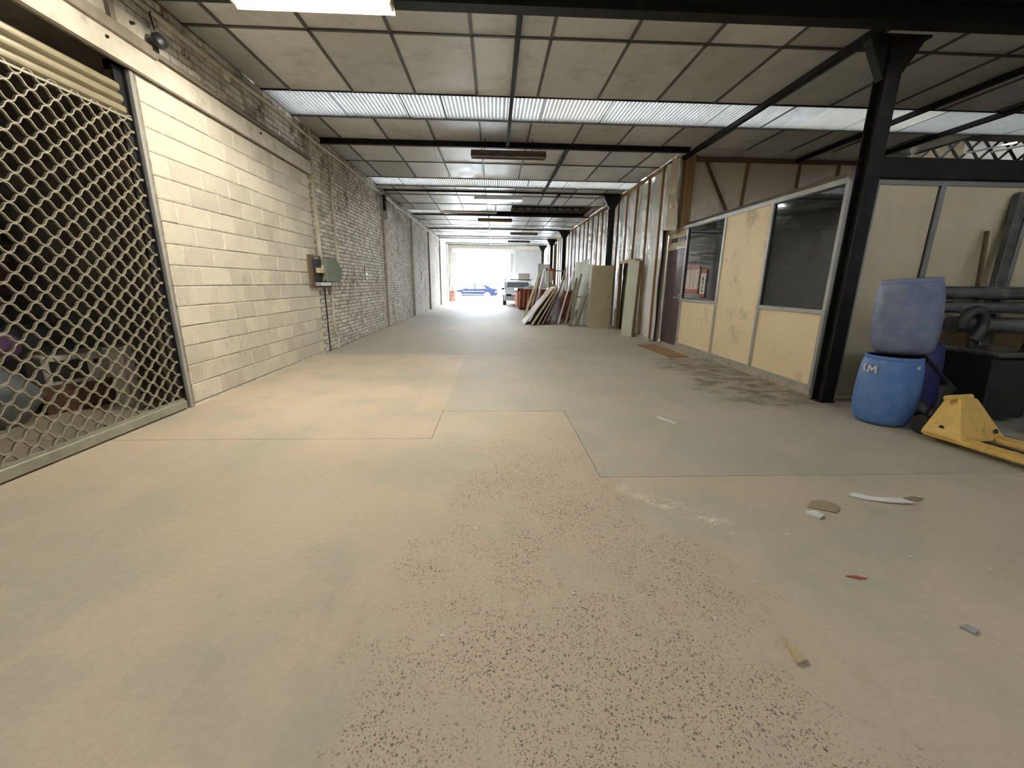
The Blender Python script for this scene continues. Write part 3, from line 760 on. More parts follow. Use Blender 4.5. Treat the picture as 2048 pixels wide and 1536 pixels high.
# notices on the left window
nt = thing('window_notice', 'white notice with red hatched borders on the left office window', 'notice', (XR, 8.2, 1.32), None)
xp = PX0+.008
B(xp, xp+.003, 7.98, 8.50, 1.24, 1.62).build('sheet', 'paper', nt)
for k in range(3): B(xp-.002, xp, 8.00+k*.17, 8.015+k*.17, 1.26, 1.6).build('column_rule', 'red', nt)
for z0, z1 in ((1.155, 1.24), (1.62, 1.69)): B(xp, xp+.003, 7.98, 8.50, z0, z1).build('border', 'red', nt)
for k in range(9):
    y = 8.0+k*.055
    MB().add([(xp-.001, y, 1.17), (xp-.001, y+.014, 1.17), (xp-.001, y+.040, 1.225), (xp-.001, y+.026, 1.225)], [(0, 1, 2, 3)]).build('stripe', 'paper', nt)
    MB().add([(xp-.001, y, 1.632), (xp-.001, y+.014, 1.632), (xp-.001, y+.036, 1.678), (xp-.001, y+.022, 1.678)], [(0, 1, 2, 3)]).build('stripe', 'paper', nt)
nt2 = thing('window_tag', 'narrow white tag with black letters and red ends on the office window', 'notice', (XR, 7.85, 1.14))
tz = 1.10
B(xp-.004, xp, 7.70, 7.89, tz+.06, tz+.44).build('sheet', 'paper', nt2)
B(xp-.004, xp, 7.70, 7.89, tz, tz+.06).build('end', 'red', nt2); B(xp-.004, xp, 7.70, 7.89, tz+.44, tz+.52).build('end', 'red', nt2)
def glyph(z, strokes):
    m = MB()
    for (a, b, c_, d_) in strokes: m.bar((xp-.006, 7.795-a*.05, z+b*.05), (xp-.006, 7.795-c_*.05, z+d_*.05), .014, .003, (0, 1, .5))
    m.build('letter', 'black_ink', nt2)
glyph(tz+.34, [(-.6, -.8, 0, .8), (0, .8, .6, -.8), (-.35, -.15, .35, -.15)])
glyph(tz+.25, [(-.6, .7, .6, .7), (0, .7, 0, -.8)])
glyph(tz+.15, [(.6, .7, -.5, .7), (-.6, .7, -.6, -.7), (-.6, -.7, .6, -.7)])
# doormat
tag(MB().prism([(3.2, 8.92), (3.63, 9.03), (3.66, 7.42), (3.28, 7.36)], lambda u, v, w: (u, v, w), .001, .018).build('doormat', 'doormat'), 'brown coir doormat in front of the maroon door', 'doormat')

# ================================================================== LAMPS
def lamp(x0, x1, y, zb, lab, lit, grp, two=False, casing='white_paint', lip=None):
    t = thing('fluorescent_lamp', lab, 'lamp', ((x0+x1)/2, y, zb), grp)
    B(x0, x1, y-.05, y+.05, zb+.05, zb+.11).build('casing', casing, t, bevel=.004)
    MB().prism([(-.11, .0), (-.105, -.004), (-.05, .05), (.05, .05), (.105, -.004), (.11, .0), (.055, .058), (-.055, .058)], lambda u, v, w: (w, y+u, zb+v), x0, x1).build('reflector', lip or casing, t)
    for yy in ((-.03, .03) if two else (0,)):
        MB().tube([(x0+.02, y+yy, zb+.022), (x1-.02, y+yy, zb+.022)], .015, 8).build('tube', lit or 'grey_box', t)
    for xx in (x0, x1-.02): B(xx, xx+.02, y-.06, y+.06, zb, zb+.05).build('end_cap', casing, t)
    for xx in (x0+.25, x1-.25): MB().tube([(xx, y, zb+.11), (xx, y, ZC-.01)], .006, 6).build('hanger', 'black_steel', t)
    return t
GL = 'fluorescent lamps under the ceiling'
lamp(-1.9, -.55, .10, 3.58, 'lit fluorescent lamp overhead on the beam above the camera', 'tube_back', GL, True, 'white_paint', 'brass_lamp')
lamp(-2.20, -.86, 4.16, 3.58, 'bright lit fluorescent lamp at the top left, nearest the camera', 'tube_warm', GL, True, 'white_paint', 'brass_lamp')
lamp(-.42, .95, 8.24, 3.55, 'rusty brown unlit lamp below the second beam', None, GL, False, 'brown_lamp')
lamp(-.56, .80, 12.5, 3.60, 'lit white fluorescent lamp hanging before the missing panels', 'tube_cool', GL, False, 'white_paint')
lamp(-.62, .70, 16.75, 3.62, 'unlit lamp with yellowed reflector behind the lit white one', None, GL, False, 'brown_lamp', 'brass_lamp')
lamp(.80, 2.12, 21.0, 3.62, 'dark unlit lamp in the far right half of the ceiling', None, GL, False, 'brown_lamp')
lamp(.80, 2.1, 25.1, 3.64, 'farthest dark unlit lamp near the gateway', None, GL, False, 'brown_lamp')

# ================================================================== LEFT WALL FITTINGS
t = MB().tube([(XL+.055, y, 3.70 + .012*math.sin(y*2.1)) for y in [2.0+.6*k for k in range(47)]], .022, 8).build('wall_pipe', 'pipe_white', smooth=True)
tag(t, 'cream pipe running along the top of the left wall', 'pipe')
for x, y, z0, z1, lab, w in ((XL+.03, 7.93, 1.70, 3.86, 'thick cream conduit dropping to the green fuse box, nearer of two', .055), (XL+.03, 8.78, 1.66, 3.66, 'thin cream conduit behind the green fuse box', .04)):
    tag(B(XL, XL+w, y-w/2, y+w/2, z0, z1).build('conduit', 'pipe_white', bevel=.006), lab, 'conduit', 'conduits above the fuse box')
tag(MB().tube([(XL+.04, 8.30, 1.24), (XL+.04, 8.28, .6), (XL+.04, 8.32, .35), (XL+.05, 8.42, .2), (XL+.05, 8.36, .01)], .024, 8).build('cable_duct', 'pipe_white', smooth=True), 'cream cable duct running from the fuse box to the floor', 'conduit')
fbx = thing('fuse_box', 'open green metal fuse box on a wooden backboard on the left wall', 'fuse box', (XL, 8.1, 1.24))
B(XL+.012, XL+.045, 7.42, 8.35, 1.22, 1.76).build('backboard', 'brown_wood', fbx)
m = MB(); m.box(XL+.045, XL+.06, 7.55, 8.1, 1.31, 1.72)
m.build('open_bay', 'dark', fbx)
B(XL+.06, XL+.12, 7.60, 7.86, 1.46, 1.545).build('breaker', 'beige2', fbx, bevel=.005)
B(XL+.06, XL+.10, 7.84, 7.94, 1.50, 1.60).build('breaker', 'white_appl', fbx, bevel=.005)
MB().prism([(7.86, 1.31), (8.46, 1.31), (8.56, 1.38), (8.56, 1.60), (8.36, 1.72), (7.86, 1.72)], lambda u, v, w: (XL+w, u, v), .045, .16).build('cabinet', 'green_box', fbx, bevel=.01)
B(XL+.02, XL+.11, 8.46, 8.70, 1.35, 1.66).build('side_box', 'alu_dark', fbx, bevel=.012)
B(XL+.03, XL+.14, 7.58, 8.05, 1.235, 1.30).build('tray', 'grey_box', fbx, bevel=.006)
MB().tube([(XL+.10, 7.86, 1.47), (XL+.14, 7.90, 1.40), (XL+.10, 7.84, 1.28)], .014, 6).build('cable', 'dark', fbx)
for (y, z, h, lab) in ((10.65, 1.37, .17, 'narrow white wall switch on the brick wall'), (18.8, 1.40, .17, 'small white box on the far brick wall')):
    s_ = thing('wall_switch', lab, 'switch', (XL, y, z)); B(XL, XL+.035, y-.05, y+.05, z, z+h).build('plate', 'white_paint', s_, bevel=.006); B(XL+.035, XL+.045, y-.02, y+.02, z+.05, z+.11).build('rocker', 'grey_box', s_)
    MB().tube([(XL+.015, y-.06, z+h), (XL+.015, y-.06, z+h+.2)], .008, 6).build('cable', 'dark', s_)
hb = thing('hanging_bell', 'black bell hanging by a wire from the pipe above the shutter', 'bell', (XL+.14, 4.52, 3.36))
MB().tube([(XL+.07, 4.56, 3.69), (XL+.10, 4.5, 3.64), (XL+.12, 4.5, 3.52)], .007, 6).build('wire', 'dark', hb)
MB().lathe([(.012, 0), (.05, .01), (.065, .04), (.06, .08), (.03, .10), (.01, .105)], (XL+.08, 4.54, 3.43), 16, (1, -.3, .3)).build('dome', 'dark', hb, smooth=True)
B(XL+.05, XL+.09, 4.50, 4.56, 3.36, 3.45).build('bracket', 'dark', hb)
jb = thing('wall_bracket', 'black bracket with pipe clamp on the third pilaster below the ceiling', 'bracket', (XL+.1, 12.6, 3.2))
B(XL+.07, XL+.14, 12.5, 12.64, 3.28, 3.7).build('plate', 'black_steel', jb); B(XL+.07, XL+.18, 12.52, 12.62, 3.06, 3.28).build('box', 'grey_box', jb, bevel=.01)
for y in (21.2, 25.4):
    pass
eb = thing('electric_cabinet', 'white electric cabinet on the pier left of the gateway', 'cabinet', (-3.0, YF-.08, 1.02))
B(-3.12, -2.88, YF-.14, YF-.02, 1.02, 1.68).build('body', 'white_paint', eb, bevel=.01); B(-3.10, -2.90, YF-.15, YF-.14, 1.05, 1.65).build('door', 'white_paint', eb, bevel=.004)
MB().tube([(-2.95, YF-.05, 1.02), (-2.95, YF-.05, .5), (-3.0, YF-.06, .3)], .015, 6).build('cable', 'dark', eb)

# ================================================================== ROLLER SHUTTER
XS = XL-.06
sh = thing('roller_shutter', 'beige roller grille shutter with wavy rods closing the storeroom opening', 'shutter', (XS, 2.6, 0))
def wavy(phase):
    T, A = .165, .029; n = 16; y0, y1 = 1.0, 4.27
    N = int((y1-y0)/T*n); vs_ = []; fs = []
    for i in range(N+1):
        y = y0+(y1-y0)*i/N; a = 2*math.pi*(y/T)+phase; sa = 1.5*math.sin(a); z = A*math.tanh(sa)/.905; dz = A/.905*(1-math.tanh(sa)**2)*1.5*2*math.pi/T*math.cos(a)
        l = math.hypot(1, dz); ny, nz = -dz/l, 1/l; h = .0042
        for dx, s_ in ((-.010, -1), (.010, -1), (.010, 1), (-.010, 1)): vs_.append((dx, y+ny*h*s_, z+nz*h*s_))
    for i in range(N):
        for k in range(4): fs.append((4*i+k, 4*i+(k+1) % 4, 4*i+4+(k+1) % 4, 4*i+4+k))
    return MB().add(vs_, fs).mesh('wavy_rod', M['mesh_rod'], fix=True)
wm = [wavy(0), wavy(math.pi)]
for k in range(40):
    z = .13 + k*.066
    if z > 2.735: break
    inst('wavy_rod', wm[k % 2], (XS, 0, z), sh)
for k in range(3):
    z0 = 2.72+k*.085
    MB().prism([(-.012, z0), (.0, z0+.004), (.022, z0+.022), (.026, z0+.042), (.022, z0+.062), (0, z0+.080), (-.012, z0+.083)], lambda u, v, w: (XS+u, w, v), 1.0, 4.18+.03*(2-k)*.5).build('slat', 'slat', sh, smooth=True)
B(XS-.012, XS+.012, 1.0, 4.27, 2.700, 2.716).build('link_bar', 'rail', sh)
B(XS-.02, XS+.045, 1.0, 4.25, .012, .095).build('bottom_rail', 'rail', sh, bevel=.006)
B(XS-.012, XS+.02, 1.0, 4.25, .095, .112).build('bottom_bead', 'rail', sh)
B(XS-.03, XS+.052, 4.285, 4.322, 0, 3.11).build('guide_rail', 'alu', sh, bevel=.004)
B(XS-.03, XS-.012, 4.19, 4.285, 0, 3.11).build('guide_channel', 'dark', sh); B(XS-.012, XS+.02, 4.274, 4.285, 0, 3.11).build('guide_channel', 'dark', sh)
B(XS-.03, XS+.06, .93, .99, 0, 3.11).build('guide_rail', 'alu_dark', sh)
# ---------------------------------------------------------------- things in the storeroom
mw = thing('white_appliance', 'white appliance with a dark window on a brown box behind the shutter', 'appliance', (-4.3, 4.3, .30))
def rotbox(parent, name, mat, c, dx, dy, dz, ang, bevel=.01, smooth=False):
    m = B(c[0]-dx/2, c[0]+dx/2, c[1]-dy/2, c[1]+dy/2, c[2], c[2]+dz); m.rot(c, ang); return m.build(name, mat, parent, bevel=bevel) if parent else m.build(name, mat, bevel=bevel)
AC = (-4.45, 4.45, .27)
rotbox(mw, 'body', 'white_appl', AC, .46, .60, .30, R(-28), .015)
m = B(AC[0]+.232, AC[0]+.238, AC[1]-.25, AC[1]+.02, .32, .52); m.rot(AC, R(-28)); m.build('window', 'dark', mw)
m = B(AC[0]+.232, AC[0]+.25, AC[1]+.07, AC[1]+.14, .46, .50); m.rot(AC, R(-28)); m.build('panel', 'dark', mw)
bb = thing('brown_box', 'brown cardboard box under the white appliance behind the shutter', 'box', (-4.45, 4.45, 0))
rotbox(bb, 'body', 'brown_box', (-4.45, 4.45, 0), .50, .70, .27, R(-28), .008)
m = B(-4.45-.03, -4.45+.03, 4.45-.352, 4.45+.352, .0, .272); m.rot((-4.45, 4.45, 0), R(-28)); m.build('tape', 'pine', bb)
t = thing('white_post', 'short white post standing right of the white appliance', 'post', (-3.85, 4.32, 0))
B(-3.92, -3.78, 4.25, 4.39, .03, .62).build('shaft', 'white_appl', t, bevel=.01); B(-3.94, -3.76, 4.23, 4.41, .62, .65).build('cap', 'white_appl', t, bevel=.006); B(-3.95, -3.75, 4.22, 4.42, 0, .03).build('foot', 'white_appl', t)
def sack(name, c, r, h, mat, lab, cat='sack', seed=1, grp=None):
    mbx = MB(); nseg, nr = 18, 9; vs_ = []
    for j in range(nr+1):
        v = j/nr
        for i in range(nseg):
            a = 2*math.pi*i/nseg
            rr = r*(math.sin(math.pi*(.12+.85*v))**.5)*(1+.22*noise.noise(Vector((math.cos(a)*1.7+seed, math.sin(a)*1.7, v*2.5))))
            vs_.append((c[0]+rr*math.cos(a), c[1]+rr*math.sin(a)*.9, c[2]+h*v*(1+.1*noise.noise(Vector((math.cos(a)*2, math.sin(a)*2, seed)))) ))
    fs = []
    for j in range(nr):
        for i in range(nseg): fs.append((j*nseg+i, j*nseg+(i+1) % nseg, (j+1)*nseg+(i+1) % nseg, (j+1)*nseg+i))
    fs += [tuple(range(nseg))[::-1], tuple(range(nr*nseg, nr*nseg+nseg))]
    return tag(mbx.add(vs_, fs).build(name, mat, smooth=True), lab, cat, grp)
sack('filled_sack', (-4.55, 3.72, 0), .33, .55, 'sack', 'grey filled sack left of the brown box behind the shutter', seed=2)
sack('cloth_bundle', (-4.75, 3.95, .55), .26, .3, 'purple', 'purple cloth bundle on the grey sack behind the shutter', 'cloth', seed=5)
sack('filled_sack', (-5.35, 4.9, 0), .42, .8, 'sack', 'tall grey sack at the back of the storeroom behind the shutter', seed=8)
rk = thing('storage_rack', 'dark storage rack with boxes at the back of the storeroom', 'rack', (-6.6, 4.4, 0))
for y in (2.6, 4.4, 6.1):
    for x in (-6.95, -6.4): B(x, x+.05, y, y+.05, 0, 2.3).build('upright', 'grey_box', rk)
for z in (.5, 1.1, 1.7, 2.25): B(-6.95, -6.35, 2.6, 6.15, z, z+.03).build('shelf', 'grey_wood', rk)
for k, (y, z, w, h, mt) in enumerate(((2.75, .53, .5, .42, 'brown_box'), (3.4, 1.13, .6, .4, 'grey_box'), (4.5, .53, .7, .4, 'sack'), (4.55, 1.73, .5, .35, 'brown_box'), (5.3, 1.13, .6, .45, 'red_paint'), (2.8, 1.73, .7, .4, 'grey_wood'), (3.5, .53, .5, .35, 'beige2'), (5.4, 1.73, .5, .3, 'sack'))):
    labs = ['brown box on the low left shelf of the storeroom rack', 'grey crate on the middle shelf of the storeroom rack', 'grey bag on the low shelf of the storeroom rack', 'brown box on the upper shelf of the storeroom rack', 'reddish box on the middle right shelf of the storeroom rack', 'grey wooden box on the upper left shelf of the storeroom rack', 'beige box on the low shelf of the storeroom rack', 'grey bag on the upper right shelf of the storeroom rack']
    t = thing('stored_box', labs[k], 'box', (-6.6, y+w/2, z), 'boxes on the storeroom rack')
    B(-6.85, -6.42, y, y+w, z, z+h).build('body', mt, t, bevel=.01); B(-6.86, -6.41, y-.01, y+w+.01, z+h-.06, z+h+.01).build('lid', mt, t, bevel=.005)

# ================================================================== RIGHT FRONT: DRUMS, PALLET TRUCK, PIPES
def drum(c, r, h, mat, lab, axis=(0, 0, 1), ang=0):
    t = thing('plastic_drum', lab, 'drum', c, 'blue plastic drums')
    prof = [(r*.62, 0), (r*.78, .012), (r*.90, .05), (r*.965, .12), (r*1.0, .2), (r*1.01, h*.5), (r*.985, h-.2), (r*.945, h-.10), (r*.90, h-.05), (r*.86, h-.03), (r*.85, h-.02)]
    MB().lathe(prof, c, 32, axis).build('body', mat, t, smooth=True)
    MB().lathe([(r*.84, h-.04), (r*.885, h-.036), (r*.895, h-.022), (r*.88, h-.004), (r*.83, h), (r*.80, h-.02)], c, 32, axis).build('rim', mat, t, smooth=True)
    a = Vector(axis).normalized()
    bx_ = Vector(c) + a*(h-.02) + Vector((r*.45, -r*.2, 0))
    MB().lathe([(.04, 0), (.042, .018), (.03, .022)], tuple(bx_), 14, axis).build('bung', 'dark', t)
    return t
d1 = drum((3.90, 3.76, 0), .245, .68, 'drum', 'blue drum with white painted letters, at the bottom of the stack')
drum((4.01, 3.80, .695), .25, .71, 'drum_dusty', 'dusty blue drum standing on top of the lettered drum', (-.085, .03, 1))
drum((4.50, 4.12, 0), .235, .76, 'drum_dark', 'dark navy drum behind the lettered blue drum')
# painted letters on the lower drum (curved strokes on its surface)
def on_drum(ang, z, r=.2505): return (3.90+r*math.cos(ang), 3.76+r*math.sin(ang), z)
def stroke(pts, w, par, name='letter', mat='white_mark'):
    vs_ = []; fs = []
    P = []
    for (a0, z0), (a1, z1) in zip(pts[:-1], pts[1:]):
        for k in range(4): P.append((a0+(a1-a0)*k/4, z0+(z1-z0)*k/4))
    P.append(pts[-1])
    for i, (a, z) in enumerate(P):
        a2, z2 = P[min(i+1, len(P)-1)]; a1, z1 = P[max(i-1, 0)]
        du, dv = (a2-a1)*.25, z2-z1; l = math.hypot(du, dv) or 1; nu, nv = -dv/l*w/2/.25, du/l*w/2
        vs_ += [on_drum(a+nu, z+nv), on_drum(a-nu, z-nv)]
    for i in range(len(P)-1): fs.append((2*i, 2*i+2, 2*i+3, 2*i+1))
    MB().add(vs_, fs).build(name, mat, par, fix=False)
A0 = R(183)
stroke([(A0, .515), (A0+.02, .59), (A0+.14, .54), (A0+.27, .59), (A0+.29, .515)], .018, d1)
stroke([(A0-.10, .595), (A0-.18, .58), (A0-.18, .54), (A0-.09, .525)], .016, d1)
stroke([(R(268), .60), (R(276), .60)], .03, d1, 'label_patch', 'white_mark')
# pallet truck: head frame at (3.8..4.4, 3.3), forks run towards the camera
pt = thing('pallet_truck', 'yellow pallet truck with its forks pointing towards the camera', 'pallet truck', (4.1, 3.2, 0))
fd = Vector((.16, -1, 0)).normalized(); sd = Vector((1, .16, 0)).normalized(); P0 = Vector((3.83, 3.27, 0))
def P(u, v, w): q = P0 + sd*u + fd*v; return (q.x, q.y, w)      # u across, v along forks, w up
hd_ = []
for (ua, ub, va, vb, w) in ((.0, .50, -.02, .26, .06), (.0, .50, -.02, .26, .09), (.15, .37, .0, .11, .37), (.16, .36, .01, .10, .39)):
    hd_ += [P(ua, va, w), P(ub, va, w), P(ub, vb, w), P(ua, vb, w)]
MB().add(hd_, [(3, 2, 1, 0), (12, 13, 14, 15)] + [(4*i+k, 4*i+(k+1) % 4, 4*i+4+(k+1) % 4, 4*i+4+k) for i in range(3) for k in range(4)]).build('head_frame', 'yellow', pt, bevel=.006)
MB().tube([P(.40, .245, .14), P(.40, .255, .142)], .02, 10).build('bolt', 'dark', pt)
for u0 in (.0, .38):
    MB().prism([(u0, .05), (u0+.16, .05), (u0+.16, .085), (u0, .085)], lambda u, w, v: P(u, v, w), .0, 1.15).build('fork', 'yellow', pt, bevel=.006)
    MB().tube([P(u0+.04, .98, .05), P(u0+.12, .98, .05)], .04, 14).build('load_wheel', 'dark', pt)
MB().tube([P(.08, .05, .395), P(.36, .05, .395)], .024, 10).build('top_bar', 'yellow', pt)
for u in (.17, .37): MB().tube([P(u-.03, -.12, .09), P(u+.03, -.12, .09)], .09, 18).build('steer_wheel', 'dark', pt)
MB().tube([P(.27, -.08, .18), P(.27, -.08, .46)], .05, 14).build('pump', 'dark', pt)
MB().tube([P(.40, -.10, .42), P(.52, -.42, .62), P(.58, -.60, .72)], .018, 8).build('tiller', 'dark', pt)
MB().tube([P(.46, -.60, .73), P(.70, -.60, .73)], .015, 8).build('grip', 'dark', pt)
MB().tube([P(.035, .10, .15), P(.025, .10, .147)], .018, 10).build('bolt', 'dark', pt)
# pipes on trestles in front of the return wall
def pipe(a, b, r, lab, mat='black_pipe', collar=True, grp='black pipes along the office side wall'):
    t = thing('black_pipe', lab, 'pipe', a, grp)
    MB().tube([a, b], r, 16).build('tube', mat, t, smooth=True)
    if collar:
        v = (Vector(b)-Vector(a)).normalized()
        MB().tube([Vector(a), Vector(a)+v*.05], r*1.12, 16).build('collar', mat, t, smooth=True)
    return t
pipe((4.70, 4.40, 1.27), (8.0, 4.20, 1.27), .072, 'topmost long black pipe behind the dusty drum')
pipe((4.70, 4.36, 1.115), (8.0, 4.16, 1.115), .066, 'second long black pipe, just below the topmost one')
pipe((4.95, 4.24, .93), (8.0, 4.00, .93), .085, 'third black pipe with a wide collar')
pipe((4.60, 4.40, .93), (8.0, 4.28, .93), .05, 'thin grey pipe behind the wide collared pipe', 'grey_box')
el = thing('duct_elbow', 'black ring shaped duct elbow in front of the pipes', 'duct', (4.98, 4.12, .70))
MB().tube([(4.98+.11*math.cos(a), 4.06, .97+.13*math.sin(a)) for a in [R(200-20*k) for k in range(0, 12)]], .05, 12).build('bend', 'dark', el, smooth=True)
MB().tube([(5.09, 4.06, .94), (5.03, 4.06, .79)], .055, 12).build('socket', 'dark', el, smooth=True)
for k, x in enumerate((6.35, 7.5)):
    t = thing('trestle', ['dark trestle under the black pipes, left one', 'dark trestle under the black pipes, right one'][k], 'trestle', (x, 4.35, 0), 'trestles under the pipes')
    B(x-.03, x+.03, 3.95, 4.60, .78, .84).build('top_rail', 'dark', t)
    for y in (4.0, 4.55):
        for s_ in (-1, 1): MB().bar((x+s_*.2, y, 0), (x, y, .80), .04, .03, (0, 1, 0)).build('leg', 'dark', t)
    B(x-.03, x+.03, 4.56, 4.60, .84, 1.33).build('stop', 'dark', t)
bn = thing('rubbish_bin', 'black wheeled rubbish bin beside the navy drum', 'bin', (5.15, 3.95, 0))
MB().prism([(-.22, .04), (.22, .04), (.27, .66), (-.27, .66)], lambda u, w, v: (5.15+u, 3.95+v, w), -.24, .24).build('body', 'dark', bn, bevel=.02)
B(4.87, 5.43, 3.66, 4.22, .66, .72).build('lid', 'black_pipe', bn, bevel=.02)
for s_ in (-1, 1): MB().tube([(5.15+s_*.22, 4.2, .075), (5.15+s_*.27, 4.2, .075)], .075, 14).build('wheel', 'dark', bn)
MB().tube([(4.95, 4.24, .68), (5.35, 4.24, .68)], .014, 8).build('handle', 'dark', bn)
sack('black_bag', (5.9, 3.7, 0), .4, .55, 'black_sack', 'large black rubbish bag right of the wheeled bin', seed=11)
sack('black_bag', (5.2, 3.25, 0), .24, .3, 'black_sack', 'small black rubbish bag behind the pallet truck forks', seed=14)
sack('black_bag', (4.28, 3.78, 0), .11, .22, 'black_sack', 'crumpled black bag between the drum and the pallet truck', seed=17)
t = thing('leaning_tube', 'dark square tube leaning on the beige side wall at right edge', 'tube', (5.55, 4.5, 1.25))
MB().bar((5.52, 4.36, .05), (5.86, 4.66, 2.35), .11, .07, (1, 0, 0)).build('shaft', 'black_pipe', t, bevel=.004)
MB().bar((5.42, 4.36, .05), (5.58, 4.66, 1.95), .03, .03, (1, 0, 0)).build('lath', 'brown_wood', t)

# ================================================================== RIGHT MIDDLE: STACKED BOARDS AND DOORS
sdoor = thing('standing_door', 'old beige door leaf standing upright before the plastic film', 'door', (3.2, 12.45, 0))
def slabq(a, b, z0, z1, th, mat, name, par, top=None, bevel=.004):
    """upright slab over ground segment a-b; 'top' offsets its upper edge"""
    a = Vector((*a, 0)); b = Vector((*b, 0)); d = (b-a).normalized(); n = Vector((-d.y, d.x, 0))*th; tp_ = Vector(top or (0, 0, 0))
    p = []
    for z, s_ in ((z0, Vector((0, 0, 0))), (z1, tp_)):
        for q in (a, b, b+n, a+n): p.append(q+s_+Vector((0, 0, z)))
    return MB().add(p, [(3,2,1,0),(4,5,6,7),(0,1,5,4),(1,2,6,5),(2,3,7,6),(3,0,4,7)]).build(name, mat, par, bevel=bevel)
slabq((2.88, 12.52), (3.50, 12.36), .0, 1.86, .045, 'beige_door', 'leaf', sdoor, (.05, .0, 0))
slabq((3.50, 12.362), (3.512, 12.359), .0, 1.86, .05, 'brown_wood', 'edge', sdoor, (.05, 0, 0))
MB().tube([(3.45, 12.36, .95), (3.45, 12.30, .95), (3.36, 12.31, .95)], .010, 8).build('handle', 'dark', sdoor)
gb = thing('pale_green_board', 'tall pale green board standing against the stud wall', 'board', (3.5, 10.6, 0))
slabq((3.42, 10.88), (3.55, 10.42), 0, 1.90, .035, 'green_board', 'face', gb, (.06, 0, 0))
slabq((3.553, 10.415), (3.560, 10.39), 0, 1.90, .07, 'brown_wood', 'edge', gb, (.06, 0, 0))
# stack of sheets leaning to the right: front edge base (xb, y) to top (xt, zt)
def leaning(name, xb, xt, zt, y0, ln, th, mat, lab, grp, dy=0, extra=None):
    t = thing(name, lab, 'board', (xb, y0, 0), grp)
    d = Vector((xt-xb, 0, zt)).normalized(); n = Vector((d.z, 0, -d.x))*th
    a0, a1 = Vector((xb, y0, .0)), Vector((xt, y0+dy, zt)); b0, b1 = Vector((xb+.02, y0+ln, 0)), Vector((xt+.02, y0+ln+dy, zt))
    up_ = Vector((0, 0, max(0, -n.z)))
    p = [a0+up_, b0+up_, b1+up_, a1+up_, a0+n+up_, b0+n+up_, b1+n+up_, a1+n+up_]
    MB().add(p, [(0,1,2,3),(7,6,5,4),(0,4,5,1),(1,5,6,2),(2,6,7,3),(3,7,4,0)]).build('sheet', mat, t, bevel=.002)
    if extra: extra(t, a0, a1, b0, b1, n)
    return t
GS = 'boards leaning against the film wall'
def lining(t, a0, a1, b0, b1, n):
    q = -n.normalized()*.004
    k0, k1 = .55, .99
    MB().add([a0.lerp(a1, k0)+q, b0.lerp(b1, k0)+q, b0.lerp(b1, k1)+q, a0.lerp(a1, k1)+q], [(0, 1, 2, 3)]).build('white_facing', 'white_board', t)
leaning('leaning_sheet', .98, 1.98, 1.16, 13.35, 1.5, .028, 'ply', 'tan sheet with white upper half, leftmost of the leaning stack', GS, .5, lining)
leaning('leaning_sheet', 1.22, 2.06, 1.20, 13.20, 1.5, .03, 'pine', 'pale edged board, second from the left in the leaning stack', GS, .5)
leaning('leaning_sheet', 1.40, 2.10, 1.16, 13.25, 1.4, .035, 'pine', 'pale edged board, third from the left in the leaning stack', GS, .4)
leaning('leaning_sheet', 1.55, 2.09, 1.06, 13.25, 1.4, .03, 'grey_wood', 'grey board, fourth from the left in the leaning stack', GS, .4)
leaning('leaning_sheet', 1.68, 2.15, .95, 13.66, 1.0, .03, 'grey_wood', 'short grey board in the middle of the leaning stack', GS, .3)
leaning('leaning_sheet', 1.84, 2.34, 1.82, 13.40, .22, .04, 'brown_wood', 'tall brown plank rising out of the leaning stack', GS, .4)
leaning('leaning_sheet', 2.02, 2.42, 1.45, 13.7, 1.1, .03, 'grey_wood', 'grey panel right of the tall brown plank', GS, .4)
def planks(name, a, b, w, t_, mat, lab, side=(0, 1, 0), cat='plank'):
    th = thing(name, lab, cat, a, 'loose planks in the stack')
    a = Vector(a); b = Vector(b)
    MB().bar(a, b, w, t_, side).build('plank', mat, th, bevel=.003)
    MB().bar(b, b+(b-a).normalized()*.012, w*.94, t_*.94, side).build('end_grain', 'pine', th); return th
planks('timber', (1.07, 15.05, .03), (1.62, 15.3, 1.60), .09, .07, 'pine', 'pale timber leaning at the far left of the stack, nearest the skip')
planks('timber', (1.35, 15.6, .03), (1.72, 16.0, 1.55), .14, .05, 'brown_wood', 'brown timber just behind the pale leaning one')
planks('timber', (1.52, 15.9, .04), (1.98, 16.4, 1.86), .10, .06, 'white_board', 'long white plank leaning beside the pale timber')
planks('timber', (2.15, 16.2, .03), (2.16, 16.5, 1.9), .16, .06, 'stud', 'upright brown timber behind the white planks')
planks('timber', (2.12, 13.5, .04), (2.58, 13.56, 1.80), .12, .03, 'white_board', 'white painted plank in the middle of the stack')
planks('timber', (2.55, 14.35, .03), (3.32, 13.9, .98), .05, .05, 'dark', 'dark steel bar sloping to the right across the planks')
planks('timber', (2.32, 13.30, .03), (2.66, 13.42, 1.50), .10, .05, 'grey_wood', 'grey timber beside the rusty trough')
planks('timber', (2.44, 13.20, .03), (2.78, 13.32, 1.62), .07, .05, 'grey_wood', 'second grey timber leaning right of the rusty trough')
planks('timber', (2.70, 13.02, .03), (3.0, 13.12, 1.2), .12, .02, 'grey_wood', 'short wide grey plank in front of the white sheets')
planks('timber', (2.60, 12.9, .03), (2.86, 12.66, 1.05), .06, .04, 'grey_wood', 'grey batten leaning on the beige standing door')
planks('timber', (2.42, 12.95, .03), (2.62, 13.08, .5), .16, .05, 'grey_wood', 'short grey offcut lying at the foot of the white sheets')
